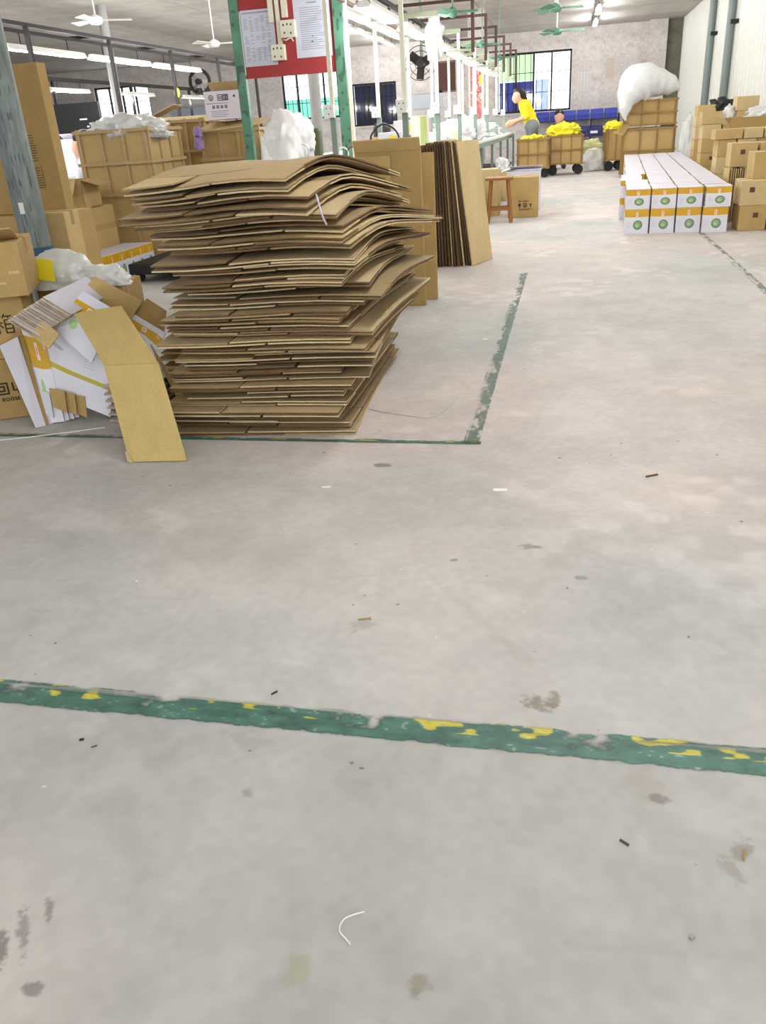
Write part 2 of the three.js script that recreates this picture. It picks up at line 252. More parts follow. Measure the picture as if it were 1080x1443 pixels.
// windows: frame, mullions, bars, panes; curtains and films hang in them
const glass = new THREE.MeshPhysicalMaterial({ color: '#ffffff', roughness: 0.05, transmission: 1, thickness: 0, ior: 1.45 });
function windowAt(n, [x0, x1, y0, y1], cols, bars, label) {
  const w = new THREE.Group(); w.name = `window_${n}`; scene.add(w); tag(w, label, undefined, undefined, 'structure');
  const z = ZB - 0.1, W = x1 - x0, f = 0.05;
  part('frame', merge(bb(x0, x1, y0, y0 + f, z - 0.04, z + 0.04), bb(x0, x1, y1 - f, y1, z - 0.04, z + 0.04), bb(x0, x0 + f, y0, y1, z - 0.04, z + 0.04), bb(x1 - f, x1, y0, y1, z - 0.04, z + 0.04)), M.darkSteel, w);
  for (let i = 0; i < cols; i++) {
    const a = x0 + f + (W - 2 * f) * i / cols, b = x0 + f + (W - 2 * f) * (i + 1) / cols;
    part('pane', bb(a + 0.01, b - 0.01, y0 + f, y1 - f, z - 0.004, z + 0.004), glass, w);
    if (i) part('mullion', bb(a - 0.025, a + 0.025, y0 + f, y1 - f, z - 0.03, z + 0.03), M.darkSteel, w);
  }
  for (let i = 1; i < bars; i++) part('bar', bar(V(x0 + W * i / bars, y0, z + 0.07), V(x0 + W * i / bars, y1, z + 0.07), 0.009, 6), M.darkSteel, w);
  for (const t of [0.33, 0.66]) part('bar', bb(x0, x1, y0 + (y1 - y0) * t - 0.008, y0 + (y1 - y0) * t + 0.008, z + 0.06, z + 0.08), M.darkSteel, w);
  part('sill', bb(x0 - 0.04, x1 + 0.04, y0 - 0.05, y0, ZB - 0.1, ZB + 0.05), M.plaster, w);
}
windowAt(1, wins[0], 4, 13, 'barred window over blue bins beside the yellow shirted worker');
windowAt(2, wins[1], 4, 12, 'barred window with teal film low down behind the notice board');
windowAt(3, wins[2], 3, 8, 'small dark window with navy blind behind the bench');
windowAt(4, wins[3], 4, 12, 'barred window behind the caged cartons');
const cloth = (hex, tr) => new THREE.MeshPhysicalMaterial({ color: hex, roughness: 0.9, transmission: tr, thickness: 0, side: THREE.DoubleSide });
function drape(name, x0, x1, y0, y1, mat, label, cat) {
  const g = new THREE.BoxGeometry(x1 - x0, y1 - y0, 0.004, 40, 1, 1), p = g.attributes.position; for (let i = 0; i < p.count; i++) p.setZ(i, p.getZ(i) + 0.012 * Math.sin(p.getX(i) * 42)); g.computeVertexNormals();
  return single(name, g, mat, label, cat, [(x0 + x1) / 2, (y0 + y1) / 2, ZB - 0.155]);
}
drape('curtain', -2.1, -1.13, 1.32, 2.08, cloth('#4256b8', 0.3), 'blue curtain across the lower half of the barred window', 'curtain');
drape('curtain', -2.1, -1.13, 2.09, 2.75, cloth('#d9f2cf', 0.6), 'pale green curtain across the upper half of the barred window', 'curtain');  // no real curtain: tinted panel added in place of the green view outside
drape('curtain', -1.08, -0.72, 1.32, 2.1, cloth('#ccd6f7', 0.6), 'pale blue curtain beside the dark blue one', 'curtain');
drape('curtain', -8.6, -6.93, 1.54, 2.05, cloth('#b5eede', 0.6), 'teal film across the bottom of the window behind the notice board', 'window film');
drape('blind', -6.43, -5.17, 1.25, 2.29, cloth('#232a4e', 0.02), 'navy blind filling the small dark window', 'blind');
drape('curtain', -14.85, -13.07, 1.5, 1.85, cloth('#b5eede', 0.6), 'teal film along the bottom of the far window', 'window film');
// ---------- lamps ----------
const tubeGlow = new THREE.MeshStandardMaterial({ color: '#ffffff', emissive: new THREE.Color().setRGB(2.2, 2.2, 2.15), roughness: 0.5 });
function lamp(x, y, z, len, label, group, hang = 0, wide = 0.11, power = 1) {
  const t = thing('tube_lamp', label, 'lamp', [x, y, z], 0, group);
  const b = wide * 0.45, s = new THREE.Shape(); s.moveTo(-wide, 0); s.lineTo(-b, 0.06); s.lineTo(b, 0.06); s.lineTo(wide, 0); s.lineTo(wide - 0.005, -0.004); s.lineTo(b - 0.004, 0.052); s.lineTo(-b + 0.004, 0.052); s.lineTo(-wide + 0.005, -0.004); s.closePath();
  const g = new THREE.ExtrudeGeometry(s, { depth: len, bevelEnabled: false }); g.translate(0, 0, -len / 2); part('reflector', g, M.socket, t);
  for (const q of wide > 0.08 ? [-0.045, 0.045] : [-0.018, 0.018]) { const c = new THREE.CylinderGeometry(0.015, 0.015, len - 0.08, 10); c.rotateX(Math.PI / 2); c.translate(q, 0.018, 0); part('tube', c, tubeGlow, t); }
  for (const q of [-1, 1]) part('end_cap', bx(0, 0.022, q * (len / 2 - 0.015), wide * 1.4, 0.05, 0.03), M.socket, t);
  if (hang) for (const q of [-1, 1]) part('hanger', bar(V(0, 0.055, q * len * 0.3), V(0, 0.06 + hang, q * len * 0.3), 0.006), M.darkSteel, t);
  for (const q of [-1, 1]) { const l = new THREE.PointLight(new THREE.Color().setRGB(1, 0.995, 0.985), TUBE * power * len / 2); l.position.set(0, -0.085, q * len * 0.25); l.shadow.radius = 2.2; t.add(l); }
}
for (let k = 0; k < 7; k++) lamp(-1.66, 1.97, -8.02 - 1.82 * k, 1.3, 'twin tube lamp hung over the long packing bench', 'lamps over the packing bench', 0.06, 0.085, 0.6);
for (const z of [-12, -14.8, -17.6, -20.4, -22.6, -24.8]) lamp(-4.95, 3.16, z, 1.5, 'twin tube lamp hung from the ceiling behind the socket frames', 'ceiling lamps behind the socket frames', 0.08, 0.06);
for (const z of [-4.5, -8.2, -10.1, -11.95, -13.8]) lamp(-6.2, 2.14, z, 1.65, 'long twin tube lamp under the dark upper rail', 'lamps under the dark upper rail', 0.14, 0.06);
for (const z of [-9.2, -14.6, -17.2, -20, -22.7]) lamp(-8.67, 2.0, z, 1.25, 'twin tube lamp under the lower dark rail', 'lamps under the lower dark rail', 0.12, 0.06);
for (let k = 0; k < 11; k++) lamp(0.48, 3.16, -24.3 + 2.75 * k, 1.5, 'twin tube lamp hung from the ceiling above the aisle', 'ceiling lamps above the aisle', 0.08, 0.06, 0.98);

// ---------- the tall stack of flattened cartons ----------
{
  const NS = 33, kr = [M.stackA, M.kraftGrey, M.stackC, M.stackB, M.kraftD, M.stackB];
  const key = [[0, -1.55, -0.80, 0.075], [0.1, -1.55, -0.86, 0.05], [0.16, -1.53, -0.77, 0.09], [0.3, -1.5, -0.75, 0.06], [0.4, -1.52, -0.73, 0.04], [0.55, -1.47, -0.71, 0.02], [0.63, -1.45, -0.75, 0], [0.75, -1.54, -0.79, -0.03], [0.85, -1.56, -0.86, -0.06], [0.97, -1.60, -0.93, -0.05]];
  const at = (y) => { for (let i = 0; i + 1 < key.length; i++) if (y <= key[i + 1][0]) { const t = (y - key[i][0]) / (key[i + 1][0] - key[i][0]); return key[i].map((a, k) => a + (key[i + 1][k] - a) * t); } return key[key.length - 1]; };
  let y = 0.001;
  for (let k = 0; k < NS; k++) {
    const h = k / (NS - 1), [, xl0, xr0, yaw0] = at(y), top = k >= NS - 2;
    let xl = xl0 + rr(-0.035, 0.06), xr = xr0 + rr(-0.08, 0.06), zf = -2.88 + rr(-0.075, 0.035), yaw = yaw0 + rr(-0.045 - 0.07 * h, 0.04), l = rr(1.05, 1.32) + 0.12 * h, w;
    if (k === 0) { xl = -1.54; xr = -0.79; zf = -2.88; yaw = 0.07; } if (k === NS - 4 || k === NS - 10) { xl -= 0.1; zf += 0.03; } if (top) { xl = -1.6 + 0.04 * (NS - 1 - k); xr = -0.94; zf = -2.86; }
    w = xr - xl;
    const t = thing('flattened_carton', k === 0 ? 'flattened brown carton at the very bottom of the tall sagging stack' : k === NS - 1 ? 'flattened brown carton lying on top of the tall sagging stack' : 'flattened brown carton between others in the tall sagging stack', 'flattened carton', [(xl + xr) / 2, y, zf], yaw, 'flattened cartons in the tall stack');
    // local: x across, z from 0 (front) to -l; arch grows towards the top of the stack
    const A = 0.06 * h * h, sag = 0.13 * h * h, drop = 0.03 * h * h, edge = () => { const q = rnd(); return q < 0.34 ? M.edgePale : q < 0.56 ? M.stackB : M.edgeDark; };
    const f = (x, z) => { const s = clamp((-2.83 - zf - z) / 1.3, 0, 1.2); return A * Math.sin(Math.PI / 2 * clamp(s / 0.42)) - sag * Math.pow(clamp((s - 0.3) / 0.7, 0, 1.3), 1.7) * (0.75 + 0.25 * x / 0.4) - drop * Math.pow(clamp((0.12 - x) / 0.5), 2) * clamp(1 - s) + 0.008 * h * Math.sin(x * 9 + z * 5); };
    const fl = rr(0.16, 0.22), th = 0.0055, gap = rr(0.001, 0.006), pit = 2 * th + gap + rr(0.005, 0.0285), m0 = kr[Math.floor(rnd() * 6)];
    const slab = (x0, x1, z0, z1, lift, extra) => {                  // bent board piece
      const g = new THREE.BoxGeometry(x1 - x0, th, z0 - z1, 3, 1, Math.max(2, Math.round((z0 - z1) * 8))); g.translate((x0 + x1) / 2, th / 2, (z0 + z1) / 2);
      const p = g.attributes.position; for (let i = 0; i < p.count; i++) { const x = p.getX(i), z = p.getZ(i); p.setY(i, p.getY(i) + lift + f(x, z) + (extra ? extra(x, z) : 0)); } g.computeVertexNormals(); return uvm(g);
    };
    const split = [rr(0.42, 0.6), rr(0.3, 0.42)], mid = -w / 2;
    for (const layer of [0, 1]) {
      const lift = layer * (th + gap), sp = mid + w * (layer ? split[1] : split[0] + 0.12), m = rnd() < 0.6 ? m0 : kr[Math.floor(rnd() * 6)];
      const six = (mm, ee) => [ee, ee, mm, mm, ee, ee]; part('panel', slab(mid, -mid, -fl - 0.004, -l + fl, lift), six(m, edge()), t);
      for (const [a, b] of [[mid, sp - 0.006], [sp + 0.006, -mid]]) {
        const droop = layer ? rr(-0.3, 1) * (pit - 2 * th - gap) * 0.6 : rr(-0.7, 0.5) * Math.min(0.006, k ? 0.006 : 0), cut = rr(0, 0.014);
        part('flap', slab(a, b, -cut, -fl, lift, (x, z) => droop * Math.pow(clamp(1 + z / fl), 1.3)), six(rnd() < 0.75 ? m : kr[Math.floor(rnd() * 6)], edge()), t);
        part('flap', slab(a, b, -l + fl - 0.004, -l + rr(0, 0.03), lift), six(m, edge()), t);
      }
    }
    y += pit * 0.974 / 0.995; if (y > 0.975 && k < NS - 1) y = 0.975;
    if (k === NS - 1) console.log('stack height', y);
  }
}
single('packing_strap', tube([[-0.842, 0.894, -2.84], [-0.83, 0.86, -2.825], [-0.822, 0.82, -2.83], [-0.817, 0.794, -2.85]], 0.003), M.white, 'white plastic strap end dangling from the carton stack', 'strap');
// ---------- tan sheet leaning at the stack's corner ----------
{
  const t = thing('cardboard_sheet', 'bent tan cardboard sheet leaning against the white carton pile', 'cardboard');
  part('panel', sheet([[[-1.585, 0.004, -2.575], [-1.365, 0.004, -2.60]], [[-1.6, 0.04, -2.59], [-1.378, 0.04, -2.615]], [[-1.735, 0.32, -2.775], [-1.51, 0.325, -2.785]]], 0.006), [M.tan, M.edge], t);
  part('panel', sheet([[[-1.735, 0.321, -2.777], [-1.51, 0.326, -2.787]], [[-1.945, 0.482, -2.97], [-1.735, 0.507, -2.985]]], 0.006), [M.tan, M.edge], t);
  part('folded_corner', sheet([[[-1.596, 0.006, -2.572], [-1.57, 0.003, -2.566]], [[-1.606, 0.04, -2.588], [-1.598, 0.04, -2.586]]], 0.005), [M.edge, M.edge], t);
}
// ---------- printed white cartons ----------
const faceTex = canvasTex(512, 512, (c, w, h) => {                   // side of a product carton: yellow band, pink mark, round green emblem
  c.fillStyle = '#e2e2ec'; c.fillRect(0, 0, w, h); c.fillStyle = '#d6a513'; c.beginPath(); c.moveTo(0, 0); c.lineTo(w, 0); c.lineTo(w, h * 0.3); c.quadraticCurveTo(w / 2, h * 0.34, 0, h * 0.3); c.fill();
  c.fillStyle = '#f6d9cc'; c.fillRect(w * 0.46, h * 0.1, w * 0.1, h * 0.2); c.fillStyle = '#d98a80'; c.fillRect(w * 0.485, h * 0.13, w * 0.05, h * 0.05); c.fillRect(w * 0.485, h * 0.21, w * 0.05, h * 0.04);
  c.fillStyle = '#6d8f70'; c.beginPath(); c.arc(w * 0.56, h * 0.64, w * 0.19, 0, 7); c.fill(); c.fillStyle = '#8fb07f'; c.beginPath(); c.arc(w * 0.55, h * 0.63, w * 0.13, 0, 7); c.fill(); c.fillStyle = '#b7cf8d'; c.beginPath(); c.arc(w * 0.53, h * 0.66, w * 0.06, 0, 7); c.fill();
  c.strokeStyle = '#507656'; c.lineWidth = 6; c.beginPath(); c.arc(w * 0.56, h * 0.64, w * 0.19, 0, 7); c.stroke(); c.fillStyle = '#c9c9d6'; for (let i = 0; i < 4; i++) c.fillRect(w * 0.08, h * (0.5 + i * 0.07), w * 0.2, h * 0.015);
});
const sideTex = canvasTex(256, 256, (c, w, h) => { c.fillStyle = '#ececf4'; c.fillRect(0, 0, w, h); c.fillStyle = '#d0a41a'; c.fillRect(0, 0, w, h * 0.3); c.fillStyle = '#a9b82e'; c.fillRect(w * 0.2, h * 0.02, w * 0.4, h * 0.2); c.fillStyle = '#bfc0cf'; for (let i = 0; i < 7; i++) c.fillRect(w * 0.2, h * (0.42 + i * 0.06), w * (0.3 + 0.2 * (i % 3)), h * 0.02); });
const blankTex = canvasTex(512, 512, (c, w, h) => { c.fillStyle = '#e2e2ec'; c.fillRect(0, 0, w, h); c.fillStyle = '#bfb02c'; c.fillRect(0, h * 0.52, w, h * 0.07); c.fillStyle = '#c8c9d4'; for (let i = 0; i < 5; i++) c.fillRect(w * 0.62, h * (0.2 + i * 0.04), w * 0.12, h * 0.012); c.fillStyle = '#b9bac8'; c.beginPath(); c.ellipse(w * 0.25, h * 0.25, w * 0.1, h * 0.03, 0.3, 0, 7); c.fill(); });
const bandTex = canvasTex(512, 512, (c, w, h) => { c.fillStyle = '#e2e2ec'; c.fillRect(0, 0, w, h); c.fillStyle = '#d2a416'; c.fillRect(0, h * 0.2, w, h * 0.28); c.fillStyle = '#f6dccd'; c.fillRect(w * 0.4, h * 0.24, w * 0.13, h * 0.16); c.fillStyle = '#dd9a86'; c.fillRect(w * 0.43, h * 0.28, w * 0.06, h * 0.07); c.fillStyle = '#a7cf8e'; c.beginPath(); c.arc(w * 0.32, h * 0.68, w * 0.1, 0, 7); c.fill(); c.fillStyle = '#e2b6a2'; c.fillRect(w * 0.82, h * 0.24, w * 0.1, h * 0.05); });
const P = (map) => new THREE.MeshStandardMaterial({ map, roughness: 0.45 });
const face = P(faceTex), side = P(sideTex), blank = P(blankTex), band = P(bandTex);
// product carton: printed sides, white lid of two flaps with a taped seam
const pcGeo = {};
function productCarton(p, w, h, d, turn, label, group) {
  const t = thing('product_carton', label, 'carton', p, turn, group), k = `${w} ${h} ${d}`;
  pcGeo[k] ??= [(() => { const g = new THREE.BoxGeometry(w, h - 0.004, d); g.translate(0, (h - 0.004) / 2, 0); return g; })(), bx(0, h - 0.002, d / 4 - 0.0005, w + 0.002, 0.004, d / 2 - 0.003), bx(0, h - 0.002, -d / 4 + 0.0005, w + 0.002, 0.004, d / 2 - 0.003)];
  part('body', pcGeo[k][0], [side, side, M.white, M.white, face, face], t); part('lid_flap', pcGeo[k][1], M.white, t); part('lid_flap', pcGeo[k][2], M.white, t);
  return t;
}
{
  const rows = 24, yaw = -0.052, ox = 0.53, oz = -8.72, cs = Math.cos(yaw), sn = Math.sin(yaw);
  for (let r = 0; r < rows; r++) for (let c = 0; c < 4; c++) for (let l = 0; l < 2; l++) {
    let lx = 0.118 + c * 0.238 + rr(-0.004, 0.004), lz = -0.155 - r * 0.317 + rr(-0.006, 0.006); if (c === 3 && r === 0) lz += 0.05; if (c === 0 && r > 3 && r < 7) lx -= 0.05; if (c === 3 && l === 1 && r === 0) lx += 0.015;
    const place = `${l ? 'upper' : 'lower'} layer of the block beside the aisle`;
    productCarton([ox + lx * cs + lz * sn, l ? 0.231 : 0.0005, oz - lx * sn + lz * cs], 0.224, l ? 0.18 : 0.23, 0.3, yaw + rr(-0.012, 0.012), `${r === 0 ? 'front' : 'white'} product carton with yellow band in the ${place}`, `product cartons, ${l ? 'upper' : 'lower'} layer${r ? '' : ', front row'}`);
  }
  // the row along the left, on a dolly
  const dl = thing('dolly', 'black flat dolly with round casters behind the carton stack', 'dolly', [-3.45, 0, -7.1]);
  part('deck', rbase(0.5, 0.09, 1.0, 0.01).translate(0, 0.07, 0), M.black, dl);
  for (const [x, z] of [[0.2, 0.4], [-0.2, 0.4], [0.2, -0.4], [-0.2, -0.4]]) { const c = new THREE.CylinderGeometry(0.04, 0.04, 0.03, 16); c.rotateX(Math.PI / 2); c.translate(x, 0.04, z); part('caster', c, M.black, dl); }
  for (let r = 0; r < 7; r++) productCarton([-4.03, 0.0005, -6.33 - r * 0.174], 0.17, 0.24, 0.3, Math.PI / 2, 'white product carton with yellow band in the row before the long brown carton', 'product cartons in the row behind the pole');
}
// heap of flattened printed cartons; each sheet given by its two cross lines, bottom then top
function flat(pairs, m, label, group = 'flattened printed cartons in the heap', t = 0.006) {
  const o = thing('flattened_carton', label, 'flattened carton', [0, 0, 0], 0, group); part('panel', sheet(pairs, t), [m, M.kraft], o); return o;
}
const HEAP = 'flattened white printed carton in the heap by the lettered boxes';
for (let i = 0; i < 5; i++) flat([[[-2.225 + i * 0.008, 0.002, -2.935 - i * 0.012], [-2.195 + i * 0.008, 0.002, -2.965 - i * 0.014]], [[-2.365 + i * 0.012, 0.34 - i * 0.004, -3.02 - i * 0.02], [-2.295 + i * 0.012, 0.37 - i * 0.004, -3.06 - i * 0.02]]], i % 2 ? M.kraftC : M.white, 'flattened carton standing narrow end up beside the lettered boxes', 'flattened cartons on edge');
for (let i = 0; i < 4; i++) { const o = flat([[[-2.20 + i * 0.012, 0.006 + i * 0.002, -2.985 - 0.02 * i], [-2.13 + i * 0.012, 0.006, -3.01 - 0.02 * i]], [[-2.31 + i * 0.004, 0.462 - 0.012 * i, -3.115 - 0.024 * i], [-2.215 + i * 0.004, 0.43 - 0.012 * i, -3.125 - 0.024 * i]]], i ? blank : band, HEAP); }
for (let i = 0; i < 6; i++) {
  const d = i * 0.017, o = flat([[[-2.255 + d, 0.16 - d * 1.2, -3.03 - d], [-1.935, 0.012 + d * 0.1, -3.06 - d]], [[-2.228 + d, 0.43 - d * 0.4, -3.13 - d], [-1.905, 0.262 - d * 0.3, -3.15 - d]]], blank, i ? HEAP : 'wide white carton sheet with a thin yellow stripe atop the heap');
  if (i < 3) { part('notched_flap', sheet([[[-2.16 + d * 2, 0.075 - d, -3.0 - d], [-2.1 + d * 2, 0.05 - d, -3.0 - d]], [[-2.175 + d * 2, 0.155 - d, -3.02 - d], [-2.105 + d * 2, 0.14 - d, -3.022 - d]]], 0.004), [M.kraftA, M.kraft], o); part('flap', sheet([[[-2.26 + d, 0.07 - d, -2.99 - d], [-2.165 + d, 0.03 - d, -2.99 - d]], [[-2.258 + d, 0.165 - d, -3.024 - d], [-2.18 + d, 0.13 - d, -3.022 - d]]], 0.004), [M.white, M.kraft], o); }
}
for (let i = 0; i < 14; i++) {                                        // bundle seen from its cut edges
  const x = -2.245 + 0.0115 * i + rr(-0.004, 0.004), y = 0.462 + 0.0062 * i, z = -2.96 - 0.004 * i + rr(-0.008, 0.008), ex = 0.115, ey = -0.072;
  flat([[[x, y, z], [x + ex, y + ey, z]], [[x + 0.03, y + 0.03, z - 0.3], [x + ex + 0.03, y + ey + 0.03, z - 0.3]]], i % 4 === 3 ? band : M.white, 'flattened white carton in the fanned bundle showing its cut edges', 'flattened cartons in the fanned bundle', 0.0045);
}
flat([[[-2.10, 0.405, -3.04], [-1.95, 0.262, -3.03]], [[-1.975, 0.545, -3.12], [-1.83, 0.465, -3.1]]], band, 'white carton sheet with a yellow band behind the tan sheet');
flat([[[-2.165, 0.40, -2.965], [-2.08, 0.345, -2.95]], [[-2.105, 0.455, -2.985], [-2.03, 0.40, -2.97]]], M.kraftB, 'small brown cut-out carton flap on the white heap');
flat([[[-2.06, 0.50, -3.2], [-1.87, 0.36, -3.2]], [[-2.02, 0.575, -3.3], [-1.80, 0.47, -3.28]]], M.kraft, 'unfolded brown carton inside sticking up from the white heap');
flat([[[-1.89, 0.33, -3.2], [-1.775, 0.215, -3.2]], [[-1.845, 0.425, -3.25], [-1.70, 0.335, -3.25]]], band, 'white carton panel with yellow band and pink mark beside the brown stack');
flat([[[-1.85, 0.41, -3.265], [-1.715, 0.33, -3.265]], [[-1.82, 0.465, -3.36], [-1.73, 0.41, -3.35]]], M.kraftA, 'brown carton flap folded back above the yellow band');
flat([[[-1.60, 0.02, -3.1], [-1.48, 0.02, -2.98]], [[-1.72, 0.30, -3.14], [-1.66, 0.34, -3.02]]], M.kraftC, 'dark brown carton flap behind the leaning tan sheet');
for (let i = 0; i < 6; i++) flat([[[-1.93, 0.004 + i * 0.03, -3.04], [-1.70, 0.004 + i * 0.03, -3.02]], [[-1.95, 0.008 + i * 0.03, -3.6], [-1.72, 0.008 + i * 0.03, -3.62]]], blank, 'flattened white carton lying in the low pile under the heap', 'flattened cartons in the low pile', 0.007);
for (let i = 0; i < 9; i++) flat([[[-1.80 + rr(-0.02, 0.02), 0.005 + i * 0.032, -3.33], [-1.575 + rr(-0.02, 0.01), 0.005 + i * 0.032, -3.32]], [[-1.80, 0.01 + i * 0.032, -3.85], [-1.6, 0.01 + i * 0.032, -3.87]]], i === 8 ? M.white : M.kraftA, i === 8 ? 'flattened white carton on the low pile beside the brown stack' : 'flattened brown carton in the low pile beside the brown stack', 'flattened cartons beside the brown stack', 0.008);
// ---------- plain brown cartons ----------
const cGeo = {};
function carton(p, w, h, d, turn, label, group, o = {}) {
  const t = thing(o.name ?? 'carton', label, 'carton', p, turn, group), k = `${w} ${h} ${d}`, mats = [M.kraft, M.kraftA, M.kraftB, M.kraftD], m = o.mat ?? mats[Math.floor(rnd() * 4)];
  cGeo[k] ??= rbase(w, h, d, 0.006); part('body', cGeo[k], m, t);
  const tk = 't' + k; cGeo[tk] ??= merge(bx(0, h + 0.0006, 0, w * 0.98, 0.0012, 0.05), bx(w / 2 + 0.0006, h - 0.04, 0, 0.0012, 0.08, 0.05)); if (o.tape !== false) part('tape', cGeo[tk], M.tape, t);
  if (o.square) part('printed_square', bx(rr(-0.03, 0.03), h * 0.62, d / 2 + 0.0008, 0.045, 0.045, 0.001), M.darkBoard, t);
  return t;
}
function printOn(t, w, h, x, y, z, draw) {           // print on a carton face
  const g = new THREE.PlaneGeometry(w, h); g.translate(x, y, z);
  const tx = canvasTex(256, Math.round(256 * h / w), (c, W, H) => { c.clearRect(0, 0, W, H); draw(c, W, H); }); part('print', g, new THREE.MeshStandardMaterial({ map: tx, transparent: true, roughness: 0.85 }), t);
}
const ink = '#3a2c1c';
{ // three lettered boxes at the left edge
  const a = carton([-2.61, 0.001, -3.176], 0.5, 0.27, 0.4, 0.5, 'brown carton with a square printed mark at the bottom of the lettered stack', 'lettered cartons by the pole', { mat: M.kraftC });
  printOn(a, 0.16, 0.1, 0.14, 0.12, 0.202, (c, W, H) => { c.strokeStyle = ink; c.lineWidth = 12; c.strokeRect(14, 10, 84, 76); c.strokeRect(38, 32, 36, 32); c.fillStyle = ink; c.fillRect(128, 8, 12, 60); c.fillRect(128, 60, 30, 10); c.fillRect(160, 4, 12, 84); c.lineWidth = 8; c.beginPath(); c.moveTo(196, 8); c.lineTo(186, 40); c.moveTo(190, 24); c.lineTo(246, 24); c.moveTo(236, 26); c.lineTo(190, 86); c.moveTo(196, 40); c.lineTo(246, 86); c.stroke(); c.font = 'bold 40px sans-serif'; c.fillText('ROOM F', 40, 140); });
  const b = carton([-2.59, 0.273, -3.176], 0.5, 0.26, 0.4, 0.5, 'brown carton with a large printed character in the lettered stack', 'lettered cartons by the pole', { mat: M.kraftA });
  printOn(b, 0.09, 0.09, 0.155, 0.15, 0.202, (c) => { c.strokeStyle = ink; c.lineWidth = 16; const l = (...p) => { c.beginPath(); c.moveTo(p[0], p[1]); for (let i = 2; i < p.length; i += 2) c.lineTo(p[i], p[i + 1]); c.stroke(); }; l(60, 10, 30, 60); l(45, 40, 115, 40); l(80, 40, 95, 65); l(155, 10, 130, 60); l(145, 40, 235, 40); l(185, 40, 200, 65); l(15, 115, 120, 115); l(68, 75, 68, 245); l(66, 120, 15, 195); l(70, 120, 120, 180); l(145, 85, 145, 245); l(145, 85, 230, 85, 230, 245); l(145, 138, 230, 138); l(145, 190, 230, 190); l(145, 240, 230, 240); });
  const c = carton([-2.5, 0.535, -3.16], 0.46, 0.22, 0.38, 0.46, 'scuffed brown carton on top of the lettered stack', 'lettered cartons by the pole', { mat: M.kraftA });
  part('flap', rb(0.44, 0.006, 0.17).rotateX(-0.35).translate(0, 0.245, 0.13), M.kraftB, c); part('torn_patch', bx(0.12, 0.06, 0.191, 0.06, 0.01, 0.001), M.edge, c); part('torn_patch', bx(0.19, 0.1, 0.191, 0.04, 0.012, 0.001), M.edge, c);
}
{ // clear bag with a yellow card
  const t = thing('plastic_bag', 'crumpled clear plastic bag with a yellow card by the pole', 'bag', [-2.34, 0.492, -3.56]);
  part('film', lump(0.18, 0.16, 0.13, 0.17, 2.3, 3), M.bag, t); part('tail', lump(0.14, 0.09, 0.09, 0.18, 2.4, 9).translate(0.2, 0.003, 0), M.bag, t);
  part('card', sheet([[[-0.03, 0.06, 0.16], [0.06, 0.05, 0.165]], [[-0.045, 0.15, 0.125], [0.045, 0.14, 0.13]]], 0.002), [M.yellow, M.yellow], t);
  carton([-2.27, 0.001, -3.66], 0.38, 0.49, 0.34, 0.1, 'brown carton holding up the clear plastic bag', undefined, { mat: M.kraftC });
}
{ // steel column
  const t = thing('pillar', 'weathered grey green steel pole with a blue painted band', 'pole', [-3.02, 0, -4.4], 0, undefined, 'structure');
  const m = new THREE.MeshStandardMaterial({ color: '#8d9997', roughness: 0.55, map: tex(256, 512, (u, v) => { const k = 0.92 + 0.12 * (pn(u, v, 8, 60) - 0.5) + 0.2 * (pn(u, v, 60, 61) - 0.5) - 0.25 * step(0.8, 0.86, pn(u, v, 50, 62)); return [235 * k, 235 * k, 235 * k]; }) });
  part('pole', cyl(0.082, HC, 0, 0, 0, 32), m, t); part('painted_band', cyl(0.0835, 0.065, 0, 0.52, 0, 32), new THREE.MeshStandardMaterial({ color: '#2f5878', roughness: 0.5 }), t);
  part('paper_scrap', bx(0.015, 0.80, 0.0825, 0.03, 0.06, 0.002), M.socket, t);
}
{ // brown boxes behind the pole
  const t = carton([-3.47, 0.72, -5.05], 0.62, 0.85, 0.1, 0.02, 'tall flat brown carton with columns of fine print behind the pole', undefined, { mat: M.kraftC, tape: false });
  printOn(t, 0.14, 0.34, 0.13, 0.30, 0.052, (c, W, H) => { c.fillStyle = '#6f5330'; for (let i = 0; i < 22; i++) { const x = i < 5 ? 130 : 8 + 20 * (hash(i, 2) > 0.6); if (i === 11 || i === 12) continue; c.fillRect(x, 20 + i * (H - 40) / 22, W - 16 - x - 30 * hash(i, 5), 9); } c.fillRect(W - 12, H * 0.55, 8, H * 0.42); });
  carton([-3.56, 0.001, -5.1], 0.75, 0.717, 0.5, 0, 'large plain brown carton under the tall flat one', undefined, { mat: M.kraftA });
  carton([-3.07, 0.001, -4.665], 0.27, 0.75, 0.24, 0.2, 'tall plain brown carton touching the pole', undefined, { mat: M.kraftB });
  // big open carton over the printed row, with its lid flap
  const o = thing('carton', 'long brown carton standing behind the row of white cartons', 'carton', [-4.46, 0.001, -6.85], 0);
  part('body', rbase(0.5, 0.595, 1.2), M.kraft, o); part('tape', bx(0.2506, 0.42, 0, 0.0012, 0.05, 1.18), M.tape, o);
  const q = thing('carton', 'open brown carton with its lid flaps spread behind the pole', 'carton', [-4.4, 0.598, -7.1], 0.1);
  part('body', merge(bb(-0.19, 0.19, 0, 0.01, -0.18, 0.18), bb(-0.19, 0.19, 0, 0.24, 0.174, 0.18), bb(-0.19, 0.19, 0, 0.24, -0.18, -0.174), bb(-0.19, -0.184, 0, 0.24, -0.18, 0.18), bb(0.184, 0.19, 0, 0.24, -0.18, 0.18)), M.kraft, q);
  part('flap', rb(0.36, 0.006, 0.17).rotateX(0.85).translate(-0.03, 0.19, 0.235), M.kraftD, q); part('flap', rb(0.16, 0.006, 0.34).rotateZ(0.4).translate(-0.255, 0.205, 0), M.kraftB, q); part('flap', rb(0.16, 0.006, 0.34).rotateZ(-0.3).translate(0.26, 0.215, 0), M.kraftA, q);
}
